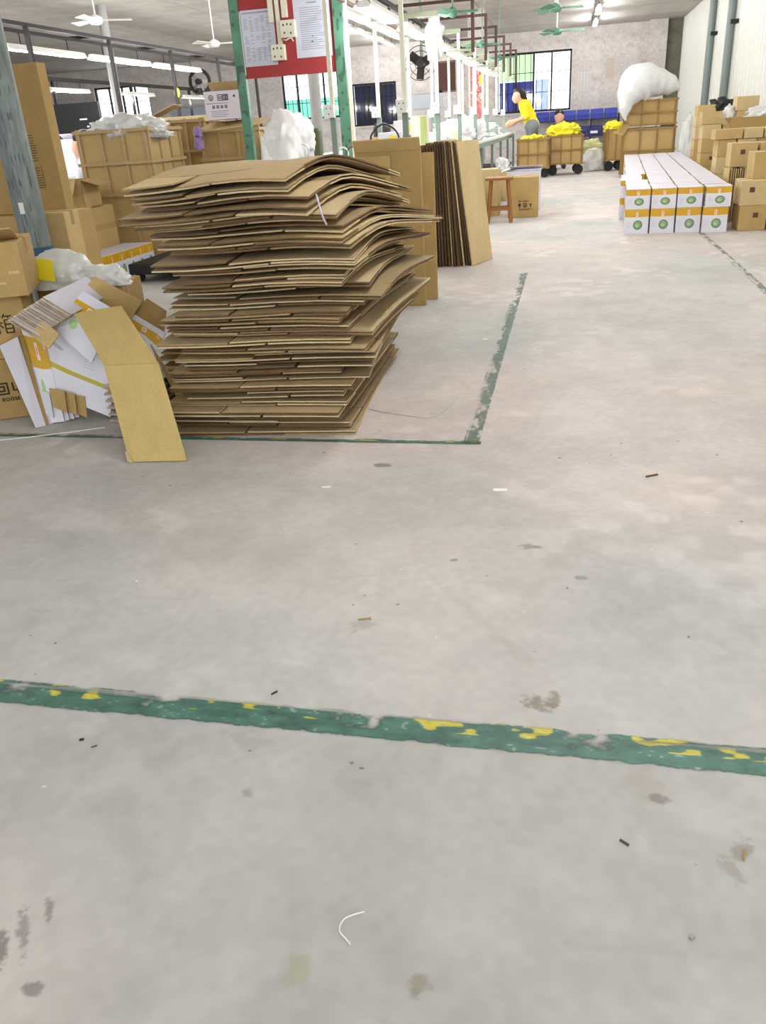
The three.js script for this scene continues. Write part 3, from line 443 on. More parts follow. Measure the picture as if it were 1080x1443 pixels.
// ---------- standing boards between the stack and the bench ----------
{
  const t = thing('cardboard_sheet', 'big brown carton board standing upright behind the stack', 'cardboard', [-1.12, 0, -5.42], 0.02);
  part('panel', rbase(0.42, 0.965, 0.03, 0.004), M.kraftC, t); part('folded_flap', rbase(0.42, 0.08, 0.012, 0.003).rotateX(0.5).translate(0, 0.955, 0.012), M.kraft, t); part('panel', rbase(0.3, 0.93, 0.018, 0.003).translate(-0.13, 0, 0.028), M.kraftA, t);
  const u = thing('cardboard_sheet', 'brown carton board standing behind the big upright board', 'cardboard', [-1.08, 0, -5.62], 0.02); part('panel', rbase(0.44, 0.93, 0.02, 0.004), M.kraftA, u);
  for (let i = 0; i < 17; i++) {                                      // boards leaning in a row, cut edges to the front
    const s = i / 16, xb = -1.17 + 0.40 * s + rr(-0.004, 0.004), lean = 0.005 + 0.13 * s * s, pale = i === 13 || i === 9, hgt = 0.955 + rr(-0.012, 0.012), wide = i === 16;
    const b = thing('cardboard_sheet', wide ? 'pale brown board leaning outermost against the bench end' : pale ? 'pale edged brown board among the dark edged boards' : 'dark edged brown board leaning in the upright row at the bench end', 'cardboard', [xb, 0.001, -7.0 + rr(-0.02, 0.02) - 0.03 * s], wide ? -0.32 : 0, 'boards leaning at the bench end');
    const g = rbase(0.011, hgt, wide ? 0.42 : 0.55, 0.002); g.translate(0, 0, wide ? -0.2 : -0.27); g.rotateZ(lean); g.computeBoundingBox(); g.translate(0, -g.boundingBox.min.y, 0); part('panel', g, wide ? M.kraftD : pale ? M.kraftD : M.kraftC, b);
    if (!pale && !wide) { const e = rbase(0.0125, hgt * 0.998, 0.012, 0.001); e.rotateZ(lean); e.computeBoundingBox(); e.translate(0, -e.boundingBox.min.y + 0.001, 0.002); part('cut_edge', e, M.lathDark, b); }
  }
}
// ---------- packing bench with its socket frames ----------
const FZ = (k) => -7.28 - 1.82 * k;
function bench(name, x0, x1, y, z0, z1, label, topMat, legMat) {
  const t = thing(name, label, 'workbench', [(x0 + x1) / 2, 0, (z0 + z1) / 2]), w = x1 - x0, l = z0 - z1, n = Math.round(l / 1.9);
  part('worktop', rb(w, 0.035, l, 0.004).translate(0, y - 0.018, 0), topMat, t);
  for (const s of [-1, 1]) part('side_rail', bx(s * (w / 2 - 0.02), y - 0.065, 0, 0.035, 0.06, l - 0.02), legMat, t);
  for (let i = 0; i <= n; i++) for (const s of [-1, 1]) part('leg', bx(s * (w / 2 - 0.025), (y - 0.095) / 2, -l / 2 + 0.05 + (l - 0.1) * i / n, 0.04, y - 0.095, 0.04), legMat, t);
  part('shelf', bx(0, 0.22, 0, w - 0.1, 0.02, l - 0.1), M.darkSteel, t); return t;
}
bench('packing_bench', -2.05, -1.25, 0.85, -7.35, -20.2, 'long white topped packing bench with green legs and rails', M.socket, M.greyGreen);
bench('packing_bench', -3.1, -2.56, 0.85, -8.15, -15, 'white topped bench behind the red notice board', M.socket, M.greyGreen);
bench('packing_bench', -6.7, -5.8, 0.8, -7.6, -18, 'white topped bench under the dark upper rail', M.socket, M.darkSteel);
bench('packing_bench', -9.2, -8.2, 0.8, -8, -23, 'white topped bench under the lower dark rail', M.socket, M.darkSteel);
for (let k = 0; k < 7; k++) {
  const t = thing('socket_frame', 'cream and green upright frame with white sockets standing on the bench', 'frame', [-1.645, 0.851, FZ(k)], 0, 'socket frames along the bench');
  for (const s of [-1, 1]) {
    part('post', bx(s * 0.305, 0.17, 0, 0.045, 0.34, 0.045), M.greyGreen, t); part('conduit', bx(s * 0.305, 0.785, 0, 0.034, 0.89, 0.03), M.cream, t);
    const b = part('socket_box', rb(0.088, 0.1, 0.045, 0.004).translate(s * 0.305 - 0.02, 0.39, 0.04), M.socket, t);
    for (const [dx, dy] of [[-0.018, 0.02], [0.018, 0.02], [0, -0.022]]) part('socket_hole', bx(s * 0.305 - 0.02 + dx, 0.39 + dy, 0.0632, 0.007, 0.012, 0.002), M.darkSteel, b);
  }
  part('crossbar', bx(0, 1.215, 0, 0.66, 0.045, 0.035), M.olive, t);
}
{
  const r = thing('lamp_rail', 'dark steel rail along the top of the socket frames', 'rail'); part('beam', bx(-1.66, 2.10, -13, 0.035, 0.035, 11.8), M.darkSteel, r); part('beam', bx(-1.97, 2.103, -13, 0.03, 0.03, 11.8), M.brownSteel, r);
  for (let k = 0; k < 6; k++) { const z = -10 - 1.49 * k, t = thing('bracket', 'brown square steel bracket rising above the bench rail', 'bracket', [-1.07, 2.118, z], 0, 'brown brackets over the bench'); part('upright', bx(0, 0.06, 0, 0.035, 0.16, 0.035), M.brownSteel, t); part('arm', bx(-0.44, 0.142, 0, 0.915, 0.03, 0.03), M.brownSteel, t); part('upright', bx(-0.9, 0.063, 0, 0.03, 0.13, 0.03), M.brownSteel, t); part('drop', bx(0, -0.18, 0, 0.035, 0.33, 0.035), M.brownSteel, t); part('foot', bx(-0.14, -0.32, 0, 0.3, 0.025, 0.03), M.olive, t); }
}
// fans
function fan(p, r, drop, mat, rodMat, n, turn, label, wide = 0.06) {
  const t = thing('ceiling_fan', label, 'fan', p, turn);
  part('rod', cyl(0.012, drop, 0, 0.05, 0), rodMat, t); part('canopy', cyl(0.055, 0.07, 0, drop - 0.02, 0, 20, 0.03), rodMat, t);
  part('motor', new THREE.LatheGeometry([[0, -0.06], [0.07, -0.055], [0.1, -0.02], [0.1, 0.02], [0.06, 0.05], [0.02, 0.07], [0, 0.07]].map((q) => new THREE.Vector2(...q)), 24), mat, t);
  for (let i = 0; i < n; i++) { const g = rb(r - 0.08, 0.008, wide * 2, 0.003); const q = g.attributes.position; for (let k = 0; k < q.count; k++) { const s = q.getX(k) / (r - 0.08) + 0.5; q.setZ(k, q.getZ(k) * (0.65 + 0.5 * s)); } g.rotateX(0.25); g.translate(0.09 + (r - 0.08) / 2, 0, 0); g.rotateY(i * 2 * Math.PI / n); g.computeVertexNormals(); part('blade', g, mat, t); }
}
fan([-0.32, 2.62, -15], 0.42, 0.68, M.greenPaint, M.socket, 3, 0.15, 'green ceiling fan hanging above the aisle nearer the bench lamps', 0.09);
fan([-0.35, 2.58, -18.4], 0.5, 0.72, M.greenPaint, M.socket, 3, 0.1, 'green ceiling fan hanging in front of the barred window');
fan([-6.73, 2.74, -12.4], 0.5, 0.56, M.socket, M.socket, 3, 0.6, 'white ceiling fan above the dark upper rail');
fan([-6.22, 2.62, -15.5], 0.5, 0.68, M.socket, M.socket, 3, 0.2, 'smaller looking white ceiling fan beside the notice board');
for (const [x, y, z, a] of [[-1.25, 2.13, -9.75, 0.1], [-1.2, 2.02, -12.4, 0.7], [-1.2, 2.02, -15.2, 0.2]]) {
  const t = thing('bench_fan', 'small green hanging fan over the bench edge', 'fan', [x, y, z], a, 'small green bench fans'); part('motor', new THREE.SphereGeometry(0.05, 16, 12), M.greenPaint, t); part('rod', cyl(0.01, HC - y, 0, 0, 0), M.greyGreen, t);
  for (let i = 0; i < 3; i++) { const g = rb(0.22, 0.008, 0.1, 0.003).rotateX(0.3).translate(0.15, 0, 0).rotateY(i * 2.094); part('blade', g, M.greenPaint, t); }
}
{ // guard fan on a post behind the bench and wall extractor
  const t = thing('guard_fan', 'dark industrial fan with a round guard behind the bench', 'fan', [-2.62, 2.08, -16]);
  part('motor', cyl(0.07, 0.16, 0, 0, 0, 18).rotateX(Math.PI / 2), M.black, t); for (let i = 0; i < 3; i++) { const g = rb(0.22, 0.01, 0.16, 0.003).rotateX(0.5).translate(0.14, 0, 0).rotateX(Math.PI / 2).rotateZ(i * 2.094 + 0.4); part('blade', g, M.darkSteel, t); }
  for (const r of [0.27, 0.19, 0.1]) part('guard_ring', new THREE.TorusGeometry(r, 0.006, 6, 36).translate(0, 0, 0.09), M.darkSteel, t); for (let i = 0; i < 8; i++) part('guard_wire', bar(V(0, 0, 0.095), V(0.27 * Math.cos(i * 0.785), 0.27 * Math.sin(i * 0.785), 0.085), 0.004, 5), M.darkSteel, t); part('pole', cyl(0.025, 1.3, 0, 0, -0.08).translate(0, -0.08, 0), M.greyGreen, t);
  const e = thing('guard_fan', 'dark round extractor fan on the lower dark rail', 'fan', [-8.5, 2.33, -20]); part('rim', new THREE.TorusGeometry(0.24, 0.04, 10, 32), M.darkSteel, e); part('motor', cyl(0.06, 0.14, 0, 0, 0, 16).rotateX(Math.PI / 2), M.black, e); for (let i = 0; i < 5; i++) part('blade', rb(0.17, 0.008, 0.1, 0.003).rotateX(0.6).translate(0.13, 0, 0).rotateX(Math.PI / 2).rotateZ(i * 1.257), M.grey, e); part('bracket', bx(0, -0.2, 0, 0.05, 0.12, 0.05), M.darkSteel, e);
}
// dark rails over the two benches further in
function railRow(x, y, z0, z1, posts, label, twin) {
  const t = thing('lamp_rail', label, 'rail', [x, 0, 0]); for (const dx of twin ? [-0.2, 0.2] : [0]) part('beam', bx(dx, y, (z0 + z1) / 2, 0.035, 0.04, z0 - z1), M.darkSteel, t);
  for (let z = z0 - 0.3; z > z1; z -= 1.85) { if (twin) part('rung', bx(0, y, z, 0.38, 0.035, 0.035), M.darkSteel, t); }
  part('lamp_beam', bx(0, y - 0.03, (z0 + z1) / 2, 0.03, 0.03, z0 - z1), M.darkSteel, t);
  for (const z of posts) { part('post', bx(twin ? 0.2 : 0, (y + 0.8) / 2, z, 0.045, y - 0.8, 0.045), M.darkSteel, t); part('switch_box', rb(0.07, 0.1, 0.05).translate(twin ? 0.2 : 0, 1.2, z + 0.04), M.socket, t); }
}
railRow(-6.2, 2.37, -3.2, -17.8, [-9.45, -11.3, -13.15, -15, -16.85], 'dark ladder shaped steel rail over the bench with long lamps', true);
railRow(-8.67, 2.2, -6, -23, [-8.5, -11.3, -14.1, -16.9, -19.7, -22.5], 'single dark steel rail over the furthest bench', false);
for (const [x, z, l] of [[-8.0, -15, 'slim grey steel column beside the far caged cartons'], [-3.45, -12, 'slim pale grey steel column behind the red notice board']]) { const t = thing('pillar', l, 'column', [x, 0, z], 0, undefined, 'structure'); part('pole', cyl(0.08, HC, 0, 0, 0, 24), M.grey, t); part('base_plate', bx(0, 0.008, 0, 0.26, 0.016, 0.26), M.grey, t); }
// ---------- red notice board ----------
{
  const t = thing('notice_board', 'red notice board between two scuffed green posts', 'notice board', [-2.5, 0, -8]);
  for (const x of [-0.48, 0.47]) part('post', bx(x, HC / 2, 0, 0.085, HC - 0.002, 0.06), M.greenPaint, t);
  part('board', bb(-0.437, 0.427, 1.57, 2.75, -0.012, 0.012), M.red, t);
  const base = (c, W, H) => { c.fillStyle = '#d3d6e4'; c.fillRect(0, 0, W, H); c.fillStyle = '#9ba0b2'; };
  part('paper_frame', bb(-0.44, -0.43, 1.6, 2.1, 0.012, 0.014), M.socket, t);
  { const g = new THREE.BoxGeometry(0.31, 0.44, 0.002); part('paper', g.translate(-0.27, 1.885, 0.0135), new THREE.MeshStandardMaterial({ roughness: 0.8, map: canvasTex(256, 360, (c, W, H) => { base(c, W, H); c.fillRect(10, 14, 220, 9); for (let r = 0; r < 26; r++) for (let k = 0; k < 5; k++) if (hash(r, k) > 0.25 && r !== 9 && r !== 16) c.fillRect(18 + k * 44, 44 + r * 11, 20 + 14 * hash(k, r), 4); }) }), t); }
  { const g = new THREE.BoxGeometry(0.33, 0.46, 0.002); part('paper', g.translate(0.235, 1.93, 0.0135), new THREE.MeshStandardMaterial({ roughness: 0.8, map: canvasTex(256, 360, (c, W, H) => { base(c, W, H); c.fillRect(96, 30, 70, 8); for (let r = 0; r < 20; r++) c.fillRect(40, 60 + r * 13, 120 + 60 * hash(r, 3), 4); c.fillStyle = '#4a4d5c'; c.fillRect(120, 230, 8, 6); c.fillRect(112, 262, 14, 6); }) }), t); }
  for (const [x, w] of [[-0.13, 0.045], [-0.07, 0.035], [-0.005, 0.05]]) part('trunking', bb(x - w / 2, x + w / 2, x < -0.1 ? 1.99 : 1.82 + (x > -0.02 ? 0.2 : 0), 2.75, 0.012, 0.045), M.cream, t);
  for (const [x, y, s] of [[0.02, 1.93, 0.135], [-0.09, 1.755, 0.125]]) { const b = part('socket_box', rb(s, s, 0.06, 0.005).translate(x, y, 0.045), M.cream, t); for (const [dx, dy] of [[-0.035, 0.03], [0.0, 0.034], [0.035, 0.03], [-0.03, -0.03], [0.03, -0.035]]) part('socket_hole', bx(x + dx, y + dy, 0.0755, 0.012, 0.016, 0.002), M.brownSteel, b); }
  part('cable', tube([[-0.03, 1.85, 0.05], [0.0, 1.845, 0.07], [0.04, 1.86, 0.06], [0.06, 1.83, 0.05]], 0.006), M.cream, t); part('conduit', bx(0.535, HC / 2, 0, 0.03, HC - 0.002, 0.03), M.cream, t);
}
// ---------- caged cartons: open carton in a frame of laths ----------
function cagedBin(p, w, h, d, turn, label, lift = 0.1, rowsN = 1, colsN = 3, mat = M.kraft, lathMat = M.lathBrown) {
  const t = thing('caged_carton', label, 'caged carton', p, turn, 'cartons in lath cages'), y0 = lift, s = 0.008;
  part('body', merge(bb(-w / 2, w / 2, y0, y0 + s, -d / 2, d / 2), bb(-w / 2, w / 2, y0, y0 + h, d / 2 - s, d / 2), bb(-w / 2, w / 2, y0, y0 + h, -d / 2, -d / 2 + s), bb(-w / 2, -w / 2 + s, y0, y0 + h, -d / 2, d / 2), bb(w / 2 - s, w / 2, y0, y0 + h, -d / 2, d / 2)), mat, t);
  const e = 0.011, lw = 0.028, lath = (g) => part('lath', g, lathMat, t);
  for (let i = 0; i <= colsN; i++) { const x = -w / 2 + lw / 2 + (w - lw) * i / colsN; for (const q of [1, -1]) lath(bx(x, y0 + h / 2, q * (d / 2 + e), lw, h + 0.02, 0.02)); }
  for (let i = 0; i <= colsN; i++) { const z = -d / 2 + lw / 2 + (d - lw) * i / colsN; for (const q of [1, -1]) lath(bx(q * (w / 2 + e), y0 + h / 2, z, 0.02, h + 0.02, lw)); }
  for (let i = 0; i <= rowsN + 1; i++) { const y = y0 + 0.015 + (h - 0.03) * i / (rowsN + 1); for (const q of [1, -1]) { lath(bx(0, y, q * (d / 2 + e * 3 - 0.004), w + 0.06, 0.028, 0.014)); lath(bx(q * (w / 2 + e * 3 - 0.004), y, 0, 0.014, 0.028, d + 0.06)); } }
  if (lift > 0.03) for (const a of [-1, 1]) for (const b of [-1, 1]) { const c = new THREE.CylinderGeometry(lift / 2.1, lift / 2.1, 0.03, 14); c.rotateX(Math.PI / 2); c.translate(a * (w / 2 - 0.06), lift / 2.1, b * (d / 2 - 0.06)); part('caster', c, M.black, t); part('caster_fork', bx(a * (w / 2 - 0.06), lift * 0.8, b * (d / 2 - 0.06), 0.03, lift * 0.4, 0.05), M.darkSteel, t); }
  return t;
}
cagedBin([-4.2, 0, -8.0], 0.68, 1.13, 0.8, 0.06, 'caged carton heaped with white film behind the pole', 0.1, 3, 3, M.kraftB, M.lath);
cagedBin([-4.25, 0, -9.35], 0.7, 1.2, 0.8, 0.1, 'caged carton with a flap lying open beside the white film one', 0.1, 3, 4, M.kraftA, M.lath);
const c3 = cagedBin([-3.45, 0, -9.0], 0.6, 1.08, 0.7, 0.04, 'caged carton carrying a torn lid below the lilac sign box', 0.1, 3, 3, M.kraft, M.lath);
part('torn_lid', sheet([[[-0.36, 1.16, 0.42], [0.34, 1.20, 0.40]], [[-0.3, 1.25, 0.05], [0.36, 1.27, 0.0]]], 0.008), [M.kraftB, M.kraft], c3);
cagedBin([-7.3, 0, -10.4], 0.7, 0.9, 0.8, 0, 'low caged carton beside the far bench', 0.1, 1, 3, M.kraftB);
single('film_heap', lump(0.36, 0.24, 0.4, 0.3, 3.1, 4), M.film, 'heap of white plastic film in the caged carton', 'plastic film', [-4.2, 1.12, -8.0]);
single('film_heap', lump(0.2, 0.12, 0.2, 0.3, 3.3, 14), M.film, 'small lilac white film bundle at the heap edge', 'plastic film', [-3.92, 1.14, -7.85]);
{ const t = thing('cardboard_sheet', 'loose brown carton flap lying across the caged carton', 'cardboard', [-4.25, 1.32, -9.35], 0.1); part('panel', rb(0.9, 0.01, 0.5).rotateX(0.1), M.kraftB, t); part('flap', rb(0.4, 0.01, 0.3).rotateZ(0.35).translate(-0.1, 0.06, 0.3), M.kraftD, t); }
{ const t = thing('sign_box', 'lilac white box with round mark and lettering on the torn lid', 'box', [-3.5, 1.27, -8.85], 0.08);
  const tx = canvasTex(256, 176, (c, W, H) => { c.fillStyle = '#e9e3ee'; c.fillRect(0, 0, W, H); c.fillStyle = '#4a4550'; c.strokeStyle = '#4a4550'; c.lineWidth = 5; c.beginPath(); c.arc(50, 40, 16, 0, 7); c.stroke(); c.beginPath(); c.arc(50, 42, 7, 0, 7); c.stroke(); c.strokeRect(100, 24, 34, 34); c.strokeRect(108, 36, 18, 12); c.strokeRect(140, 24, 34, 34); c.strokeRect(148, 30, 8, 22); c.strokeRect(160, 30, 8, 22); c.beginPath(); c.arc(220, 36, 8, 0, 7); c.fill(); c.fillRect(10, 74, 160, 3); for (let i = 0; i < 4; i++) { c.strokeRect(56 + i * 30, 90, 14, 14); c.fillRect(60 + i * 30, 96, 6, 10); } c.fillStyle = '#9a93a4'; for (let i = 0; i < 4; i++) c.fillRect(40, 122 + i * 11, 130 - 20 * (i % 2), 4); });
  const g = new THREE.BoxGeometry(0.37, 0.26, 0.3); g.translate(0, 0.13, 0); part('body', g, [M.white, M.white, M.white, M.white, new THREE.MeshStandardMaterial({ map: tx, roughness: 0.6 }), M.white], t);
  part('flap', rb(0.36, 0.005, 0.14, 0.002).rotateX(-0.8).translate(0, 0.30, -0.06), M.kraftB, t); }
single('hanging_bag', merge(lump(0.05, 0.13, 0.05, 0.3, 3, 2), lump(0.045, 0.1, 0.045, 0.3, 3, 5).translate(0, 0.12, 0)), new THREE.MeshStandardMaterial({ color: '#a98fc8', roughness: 0.5 }), 'small lilac bag hanging on the caged carton', 'bag', [-3.72, 1.0, -8.52]);
cagedBin([-0.755, 0, -18.35], 0.6, 0.56, 0.6, 0.02, 'caged carton heaped with yellow film below the yellow shirted worker', 0.17, 1, 3, M.kraftA);
cagedBin([-0.12, 0, -18.85], 0.64, 0.55, 0.6, 0.06, 'caged carton heaped with yellow film in front of the seated worker', 0.2, 1, 3, M.kraft);
cagedBin([0.88, 0, -19.3], 0.36, 0.6, 0.5, 0.1, 'narrow caged carton of yellow film beside the stacked cages', 0.2, 0, 2, M.kraftA);
for (const [x, y, z, a, b, l, s] of [[-0.75, 0.70, -18.35, 0.24, 0.1, 'low heap of yellow film in the caged carton by the bench', 1], [-0.15, 0.70, -18.85, 0.34, 0.27, 'tall heap of yellow film in front of the seated worker', 6], [0.86, 0.74, -19.3, 0.2, 0.2, 'heap of yellow film in the narrow caged carton', 11]]) { const o = single('film_heap', lump(a, b, 0.27, 0.34, 4.2, s), M.yellow, l, 'plastic film', [x, y, z]); o.userData.kind = 'stuff'; }
single('plastic_bag', lump(0.3, 0.42, 0.3, 0.2, 2.4, 8), M.bag, 'clear swollen plastic bag on the floor by the yellow film', 'bag', [0.5, 0.002, -19.6]);
single('plastic_bag', lump(0.26, 0.3, 0.22, 0.22, 2.4, 18), new THREE.MeshPhysicalMaterial({ color: '#d8d796', roughness: 0.35, transmission: 0.3, thickness: 0 }), 'yellowish plastic bag slumped behind the clear one', 'bag', [0.42, 0.3, -19.95]);
cagedBin([1.38, 0, -17.25], 0.9, 0.76, 0.7, -0.05, 'lower of two stacked caged cartons under the bubble wrap', 0.06, 1, 3, M.kraft);
{ const t = cagedBin([1.38, 0.845, -17.25], 0.88, 0.42, 0.68, -0.05, 'upper of two stacked caged cartons under the bubble wrap', 0.01, 1, 3, M.kraftA); part('bent_flap', sheet([[[-0.62, -0.08, 0.45], [-0.45, -0.14, 0.45]], [[-0.42, 0.06, 0.38], [-0.32, 0.05, 0.38]]], 0.01), [M.kraftC, M.kraft], t); }
{ // bubble wrap roll drooping over the cage
  const pts = [V(1.86, 1.40, -17.2), V(1.82, 1.44, -17.15), V(1.55, 1.53, -17.1), V(1.25, 1.57, -17.0), V(1.06, 1.5, -16.85), V(0.93, 1.25, -16.72), V(0.92, 1.02, -16.68), V(0.94, 0.96, -16.68)], rad = [0.02, 0.17, 0.23, 0.3, 0.32, 0.22, 0.12, 0.02];
  const cv = new THREE.CatmullRomCurve3(pts), nS = 60, g = new THREE.TubeGeometry(cv, nS, 1, 28, false), p = g.attributes.position, nn = 29;
  for (let i = 0; i <= nS; i++) { const s = i / nS * (rad.length - 1), a = Math.floor(Math.min(s, rad.length - 2)), r = rad[a] + (rad[a + 1] - rad[a]) * step(0, 1, s - a), c = cv.getPointAt(i / nS); for (let k = 0; k < nn; k++) { const q = i * nn + k, w = r * (1 + 0.05 * (vn3(i * 0.3, k * 0.7, 1) - 0.5)); p.setXYZ(q, c.x + (p.getX(q) - c.x) * w, c.y + (p.getY(q) - c.y) * w, c.z + (p.getZ(q) - c.z) * w); } }
  g.computeVertexNormals(); single('bubble_wrap', g, M.film, 'big soft roll of white bubble wrap drooping over the stacked cages', 'bubble wrap');
}
single('plastic_bag', lump(0.14, 0.62, 0.1, 0.3, 2.6, 21), M.bag, 'clear plastic sheet slumped beside the stacked cages', 'bag', [2.02, 0.3, -16.7]);
carton([2.02, 0.001, -16.75], 0.28, 0.29, 0.3, 0, 'brown carton under the clear plastic sheet', undefined);
// ---------- stacked brown cartons along the corrugated wall ----------
{
  const GRP = 'brown cartons stacked along the corrugated wall', L1 = 'small brown carton in the end stack with a dark printed square', L2 = 'small plain brown carton among the stacks by the corrugated wall';
  const put = (x0, x1, y0, y1, z, d, sq) => carton([(x0 + x1) / 2, y0 + 0.0005, z - d / 2], +(x1 - x0 - 0.004).toFixed(3), +(y1 - y0 - 0.001).toFixed(3), d, rr(-0.02, 0.02), sq ? L1 : L2, GRP + (sq ? ' with printed squares' : ''), { square: sq, mat: [M.kraftB, M.kraft, M.kraftD][Math.floor(rnd() * 3)] });
  put(1.57, 1.82, 0, 0.225, -8.65, 0.3, 1); put(1.56, 1.81, 0.225, 0.45, -8.65, 0.3, 1); put(1.66, 1.91, 0.45, 0.685, -8.72, 0.3, 0); put(1.84, 2.09, 0, 0.225, -8.6, 0.3, 0); put(1.84, 2.09, 0.225, 0.45, -8.62, 0.3, 0); put(1.93, 2.18, 0.45, 0.68, -8.7, 0.3, 0); put(2.11, 2.36, 0, 0.225, -8.6, 0.3, 0); put(2.11, 2.36, 0.225, 0.45, -8.6, 0.3, 0);
  for (let i = 0; i < 8; i++) { const b = thing('flattened_carton', 'flattened brown carton standing in the upright bundle under a carton', 'flattened carton', [1.575 + i * 0.021, 0.001, -9.58], 0, 'flattened cartons standing in a bundle'); part('panel', rbase(0.009, 0.515 + rr(-0.01, 0.003), 0.34, 0.002), i % 2 ? M.kraftD : M.kraft, b); }
  put(1.57, 1.82, 0.522, 0.745, -9.42, 0.3, 1); put(1.83, 2.08, 0, 0.25, -9.4, 0.3, 0); put(1.83, 2.08, 0.25, 0.5, -9.4, 0.3, 0); put(1.84, 2.09, 0.5, 0.74, -9.42, 0.3, 0); put(2.12, 2.4, 0, 0.28, -9.4, 0.32, 0); put(2.12, 2.4, 0.28, 0.56, -9.4, 0.32, 0);
  for (let i = 0; i < 4; i++) { put(1.66, 1.86, i * 0.184, i * 0.184 + 0.183, -10.9, 0.34, i === 1); put(1.87, 2.08, i * 0.184, i * 0.184 + 0.183, -10.9, 0.34, 0); put(2.09, 2.3, i * 0.184, i * 0.184 + 0.183, -10.95, 0.34, 0); }
  for (const [a, b] of [[1.62, 1.92], [1.93, 2.14], [2.15, 2.36]]) put(a, b, 0.737, 0.845, -10.88, 0.34, 0);
  for (let i = 0; i < 5; i++) { put(1.72, 1.96, i * 0.175, i * 0.175 + 0.174, -12.7, 0.32, i === 2); if (i < 5) put(1.98, 2.2, i * 0.175, i * 0.175 + 0.174, -12.7, 0.32, 0); put(2.22, 2.46, i * 0.175, i * 0.175 + 0.174, -12.7, 0.32, 0); }
  put(1.70, 1.96, 0.876, 1.03, -12.72, 0.3, 0); put(2.14, 2.42, 0.876, 1.02, -12.7, 0.3, 0); put(2.12, 2.4, 1.021, 1.19, -12.72, 0.3, 0);
  for (let i = 0; i < 6; i++) { put(1.83, 2.07, i * 0.165, i * 0.165 + 0.164, -14.3, 0.34, 0); put(2.1, 2.34, i * 0.165, i * 0.165 + 0.164, -14.3, 0.34, 0); }
  put(1.84, 2.1, 0.991, 1.12, -14.3, 0.34, 0);
  // low wide open carton on a base of cartons
  for (let i = 0; i < 4; i++) for (const x of [1.9, 2.2]) put(x, x + 0.28, i * 0.205, i * 0.205 + 0.204, -11.65, 0.4, 0);
  const o = thing('carton', 'wide shallow brown carton lying open on the stacks', 'carton', [2.19, 0.822, -11.86], 0.03), w = 0.62, h = 0.13, d = 0.4;
  part('body', merge(bb(-w / 2, w / 2, 0, 0.008, -d / 2, d / 2), bb(-w / 2, w / 2, 0, h, d / 2 - 0.008, d / 2), bb(-w / 2, w / 2, 0, h, -d / 2, -d / 2 + 0.008), bb(-w / 2, -w / 2 + 0.008, 0, h, -d / 2, d / 2), bb(w / 2 - 0.008, w / 2, 0, h, -d / 2, d / 2)), M.kraftC, o); part('flap', rb(0.14, 0.008, d * 0.95).rotateZ(-0.9).translate(-w / 2 - 0.05, h - 0.02, 0), M.kraftB, o);
  single('plastic_bag', lump(0.11, 0.2, 0.1, 0.3, 3, 31), M.bag, 'clear plastic bag on top of the brown cartons by the post', 'bag', [2.06, 0.876, -12.85]);
  single('plastic_bag', lump(0.2, 0.12, 0.1, 0.35, 3, 37), M.film, 'white plastic bag draped over the open carton', 'bag', [2.3, 0.94, -11.86]);
  single('plastic_bag', lump(0.12, 0.14, 0.12, 0.35, 3, 41), M.bag, 'clear plastic bag on the low cartons in the end stack', 'bag', [2.0, 0.681, -8.85]);
  single('rubbish_bag', lump(0.2, 0.2, 0.18, 0.3, 3, 33), M.black, 'black rubbish bag behind the top cartons', 'bag', [1.98, 0.991, -14.42]).position.set(2.2, 0.991, -14.45);
}
